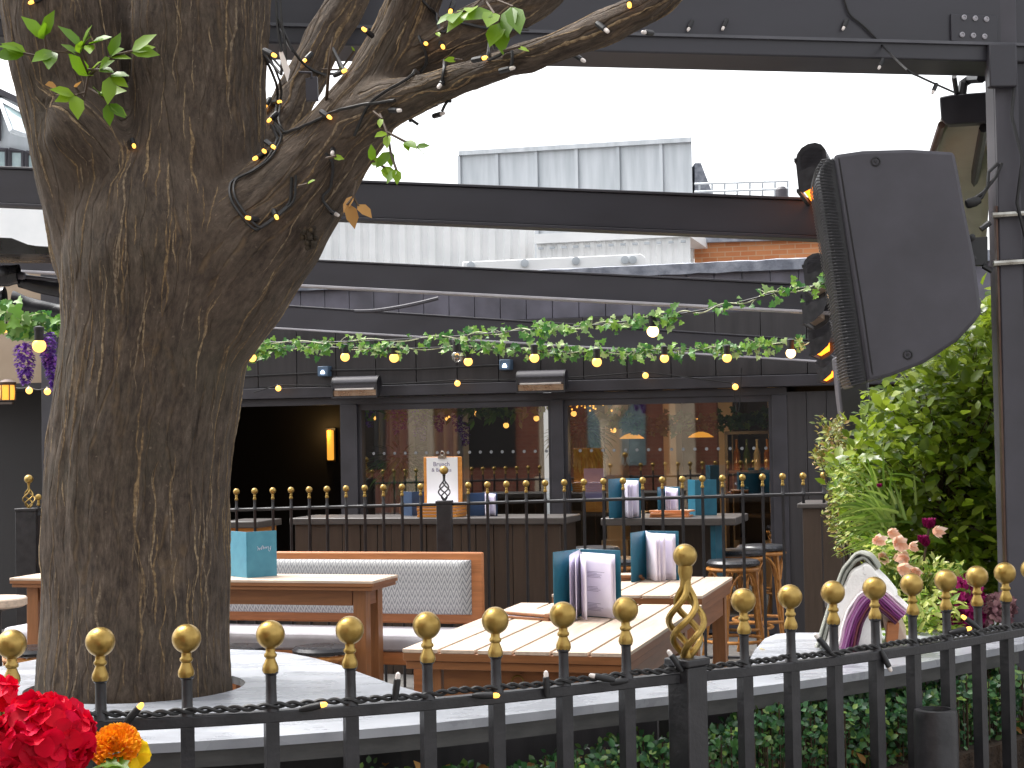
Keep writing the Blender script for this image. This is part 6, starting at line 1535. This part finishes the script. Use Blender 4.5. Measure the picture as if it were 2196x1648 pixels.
for k in range(5):
    a = 2 * math.pi * k / 5 + .3; d = s1 * math.cos(a) + s2_ * math.sin(a); sd_ = d.cross(fdv)
    f.grid(lambda u, v: c + d * (.028 * u) + sd_ * (.034 * (v - .5) * (.25 + .9 * math.sin(math.pi * min(.9, u * .8)))) + fdv * (.004 * math.sin(v * 6) * u + .004 * u), 5, 6)
f.build('petal', M['yellow'], pn, ang=180)
m = MB(); m.ball(c + fdv * .004, .006, 8, 6); m.build('centre', M['leaf_brown'], pn); m = MB(); m.tube([(c.x, 3.12, .86), c - fdv * .005], .0035, 6); m.build('stem', M['gstem'], pn)
m = MB(); x0 = PY(-200, 1600, 3).x; m.box(x0, x0 + .55, 2.92, 3.2, .62, .86); m.box(x0 - .012, x0 + .562, 2.908, 3.212, .84, .855)
m.box(x0 + .05, x0 + .1, 3.0, 3.1, 0, .62); m.box(x0 + .45, x0 + .5, 3.0, 3.1, 0, .62)
solo('flower_trough', m, M['iron'], 'black trough under the red geranium at the lower left', 'planter', (x0 + .25, 3.05, 0), bev=.004)
# dangling cables at the top right
t = thing('fairy_lights', 'thin light cable with clear bulbs trailing down the header beam', 'string lights', PY(1815, 20, 4.5))
P_ = [onface(*q, .008) for q in ((1806, -20), (1815, 15), (1825, 35), (1850, 55), (1880, 85), (1893, 100))] + [PY(1945, 150, 5.2), PY(1972, 165, 5.5), PY(2000, 178, 5.6), PY(2045, 198, 5.75)]
m = MB(); m.tube(dense(P_, 5), .0038, 5); m.build('cable', M['rubber'], t)
for px, py, on, on_face in ((1810, 58, 0, 1), (1887, 142, 0, 1), (2002, 195, 0, 0), (1478, 60, 0, 1), (1552, 58, 0, 1)):
    p = onface(px, py, .012) if on_face else PY(px, py, 5.6); d = V((-.4, -.2, -.8)).normalized(); o = link('socket', bsm, t, p - d * .03 - t.location); o.rotation_euler = d.to_track_quat('Z', 'Y').to_euler(); link('bulb', bon if on else boff, o, (0, 0, .029))
# ================================================================== street behind the camera (seen mirrored in the shop windows)
ctr = V((-9.2, -6.0, 0)); fdir = V((.52, .85, 0)).normalized(); su_ = V((fdir.y, -fdir.x, 0))
st = thing('brick_terrace', 'red brick street front with cream stone piers opposite the bar', 'building', ctr, math.atan2(su_.y, su_.x))
m = MB(); m.box(-11, 11, 0, .4, 0, 7.5); m.build('wall', M['redbrick'], st, True)
for k in range(8):
    x = -9.5 + k * 2.7
    m = MB(); m.box(x - .26, x + .26, .401, .62, 0, 6.6); m.box(x - .36, x + .36, .401, .7, 0, .7); m.box(x - .34, x + .34, .401, .68, 2.55, 2.75); m.build('stone_pier', M['stone'], st, True, bev=.01)
    m = MB(); m.box(x + .75, x + 1.95, .401, .44, .9, 2.5); m.build('window', M['darkroom'] if k % 3 else M['officeglass'], st, True)
m = MB(); m.box(-11, 11, .401, .55, 3.0, 3.25); m.box(-11.2, 11.2, .3, .75, 7.5, 7.8); m.build('cornice', M['stone'], st, True)
for (dx, dy, lab) in ((-5.0, 2.2, 'slender street tree with pale forked trunk in front of the brick terrace'),):
    b0 = V((dx, dy, 0)); stt = thing('street_tree', lab, 'tree', b0)
    m = MB(); m.tube([b0, b0 + V((.02, 0, 1.2)), b0 + V((0, 0, 1.8))], [.16, .14, .15], 12); m.tube([b0 + V((0, 0, 1.75)), b0 + V((.5, -.3, 2.5)), b0 + V((1.1, -.5, 3.6))], [.12, .09, .05], 10); m.tube([b0 + V((0, 0, 1.75)), b0 + V((-.45, .3, 2.6)), b0 + V((-.8, .5, 3.8))], [.12, .09, .05], 10)
    m.build('trunk', M['stone'], stt)
    f = MB()
    for i in range(2600):
        d = V((random.gauss(0, 1), random.gauss(0, 1), random.gauss(0, .7))); p = b0 + V((0, 0, 3.9)) + d.normalized() * 1.7 * random.random() ** .4
        if noise.noise(p * 1.3) < -.15: continue
        f.leaf(p, V((random.uniform(-1, 1), random.uniform(-1, 1), random.uniform(-1, .5))), V((0, 0, 1)), .13, .09)
    f.build('crown', M['leaf_sprig'], stt, ang=180)
# wisteria added inside the first window to stand for a reflection in the glass
t = thing('reflection_wisteria', 'purple wisteria garland hanging behind the first window', 'garland', G(PW(780, 870, W0 + .5)[0], W0 + .5, PW(780, 862, W0 + .5)[1]))
P_ = [G(PW(px, py, W0 + .5)[0], W0 + .5, PW(px, py, W0 + .5)[1]) for px, py in ((768, 862), (850, 868), (930, 866), (1010, 870), (1090, 866), (1175, 862))]
m = MB(); m.tube(dense(P_, 6), .006, 5); m.build('vine', M['vine'], t)
f = MB()
for i in range(260):
    k = random.random() * 4.99; j = int(k); p = P_[j].lerp(P_[j + 1], k - j); f.leaf(p + V((random.gauss(0, .05), random.gauss(0, .04), random.gauss(-.02, .05))), V((random.uniform(-1, 1), -.5, random.uniform(-1, .4))), V((0, -1, .4)), .09, .035)
f.build('foliage', M['leaf_ivy'], t, ang=180)
for px, l0, l1 in ((790, 868, 915), (848, 872, 930), (862, 866, 920), (890, 875, 935), (905, 880, 945), (940, 890, 925), (980, 890, 925), (995, 905, 955)):
    f = MB(); a = G(PW(px, l0, W0 + .45)[0], W0 + .45, PW(px, l0, W0 + .45)[1]); b_ = G(PW(px + 3, l1, W0 + .45)[0], W0 + .45, PW(px, l1, W0 + .45)[1])
    for i in range(110):
        q = random.random(); cc = a.lerp(b_, q); rr = .05 * (1 - q * .75) * random.random() ** .5; an = random.random() * 6.28; f.leaf(cc + V((rr * math.cos(an), rr * math.sin(an), 0)), V((math.cos(an), math.sin(an), -.4)), V((0, 0, 1)), .026, .022)
    f.build('wisteria', M['wist'], t, ang=180)

def inner_plant(lab, px, py, w_, hpx, n_):
    u, zb_ = PW(px, py, w_); t = gthing('potted_plant', lab, 'plant', u, w_, .031, 'dark plants inside the windows')
    s = hpx * (w_ + .4) / F; m = MB(); m.lathe([(.14, 0), (.18, .34), (.19, .36), (.16, .36), (.15, .32)], n=18); m.build('pot', M['iron'], t, True)
    m = MB(); m.tube([(0, 0, .3), (.01, 0, .8), (0, .02, zb_)], [.02, .016, .01], 6); m.build('stem', M['stem'], t, True)
    f = MB()
    for i in range(n_):
        d = V((random.gauss(0, 1), random.gauss(0, 1), random.gauss(0, 1))).normalized() * s * random.random() ** .5; d.z *= .8
        f.leaf(V((0, 0, zb_)) + d, d + V((0, 0, -.1)), V((0, 0, 1)), .14, .035)
    f.build('foliage', M['leaf_hedge'], t, True, ang=180)
inner_plant('dark feathery plant behind the left part of the first window', 860, 1010, W0 + 1.0, 62, 320)
inner_plant('dark feathery plant at the left edge of the second window', 1245, 950, W0 + 1.0, 60, 340)
t = gthing('ivy_garland', 'ivy string inside the second window near its top', 'garland', PW(1300, 905, W0 + .7)[0], W0 + .7)  # ivy reflected in the glass, built as an added string behind it
P_ = [G(PW(px, py, W0 + .7)[0], W0 + .7, PW(px, py, W0 + .7)[1]) for px, py in ((1290, 900), (1400, 912), (1500, 908), (1650, 895))]
Q_ = [Matrix.Rotation(TH, 3, 'Z') @ (p - t.location) for p in dense(P_, 8)]
m = MB(); m.tube(Q_, .006, 5); m.build('cable', M['rubber'], t, True)
f = MB()
for i in range(300):
    p = random.choice(Q_) + V((random.gauss(0, .05), random.gauss(0, .04), random.gauss(0, .035))); f.ivy(p, V((random.uniform(-1, 1), -.6, random.uniform(-1, .4))), V((0, -1, .4)), .06)
f.build('ivy_leaves', M['leaf_hedge'], t, True, ang=180)
t = gthing('fairy_lights', 'dense cluster of tiny amber lights at the top left of the second window', 'string lights', PW(1260, 862, W0 + .6)[0], W0 + .6, PW(1260, 862, W0 + .6)[1])
m = MB(); P_ = []
for i in range(60): P_.append((-.22 + .44 * i / 59 + random.uniform(-.02, .02), random.uniform(-.05, .05), random.gauss(0, .03)))
m.tube(P_, .003, 4); m.build('cable', M['rubber'], t, True)
lm = MB(); lm.ball((0, 0, 0), .008, 8, 6); lme = lm.mesh('bulb', M['led'])
for p in P_[::1]: link('bulb', lme, t, V(p) + V((0, -.006, -.008)))
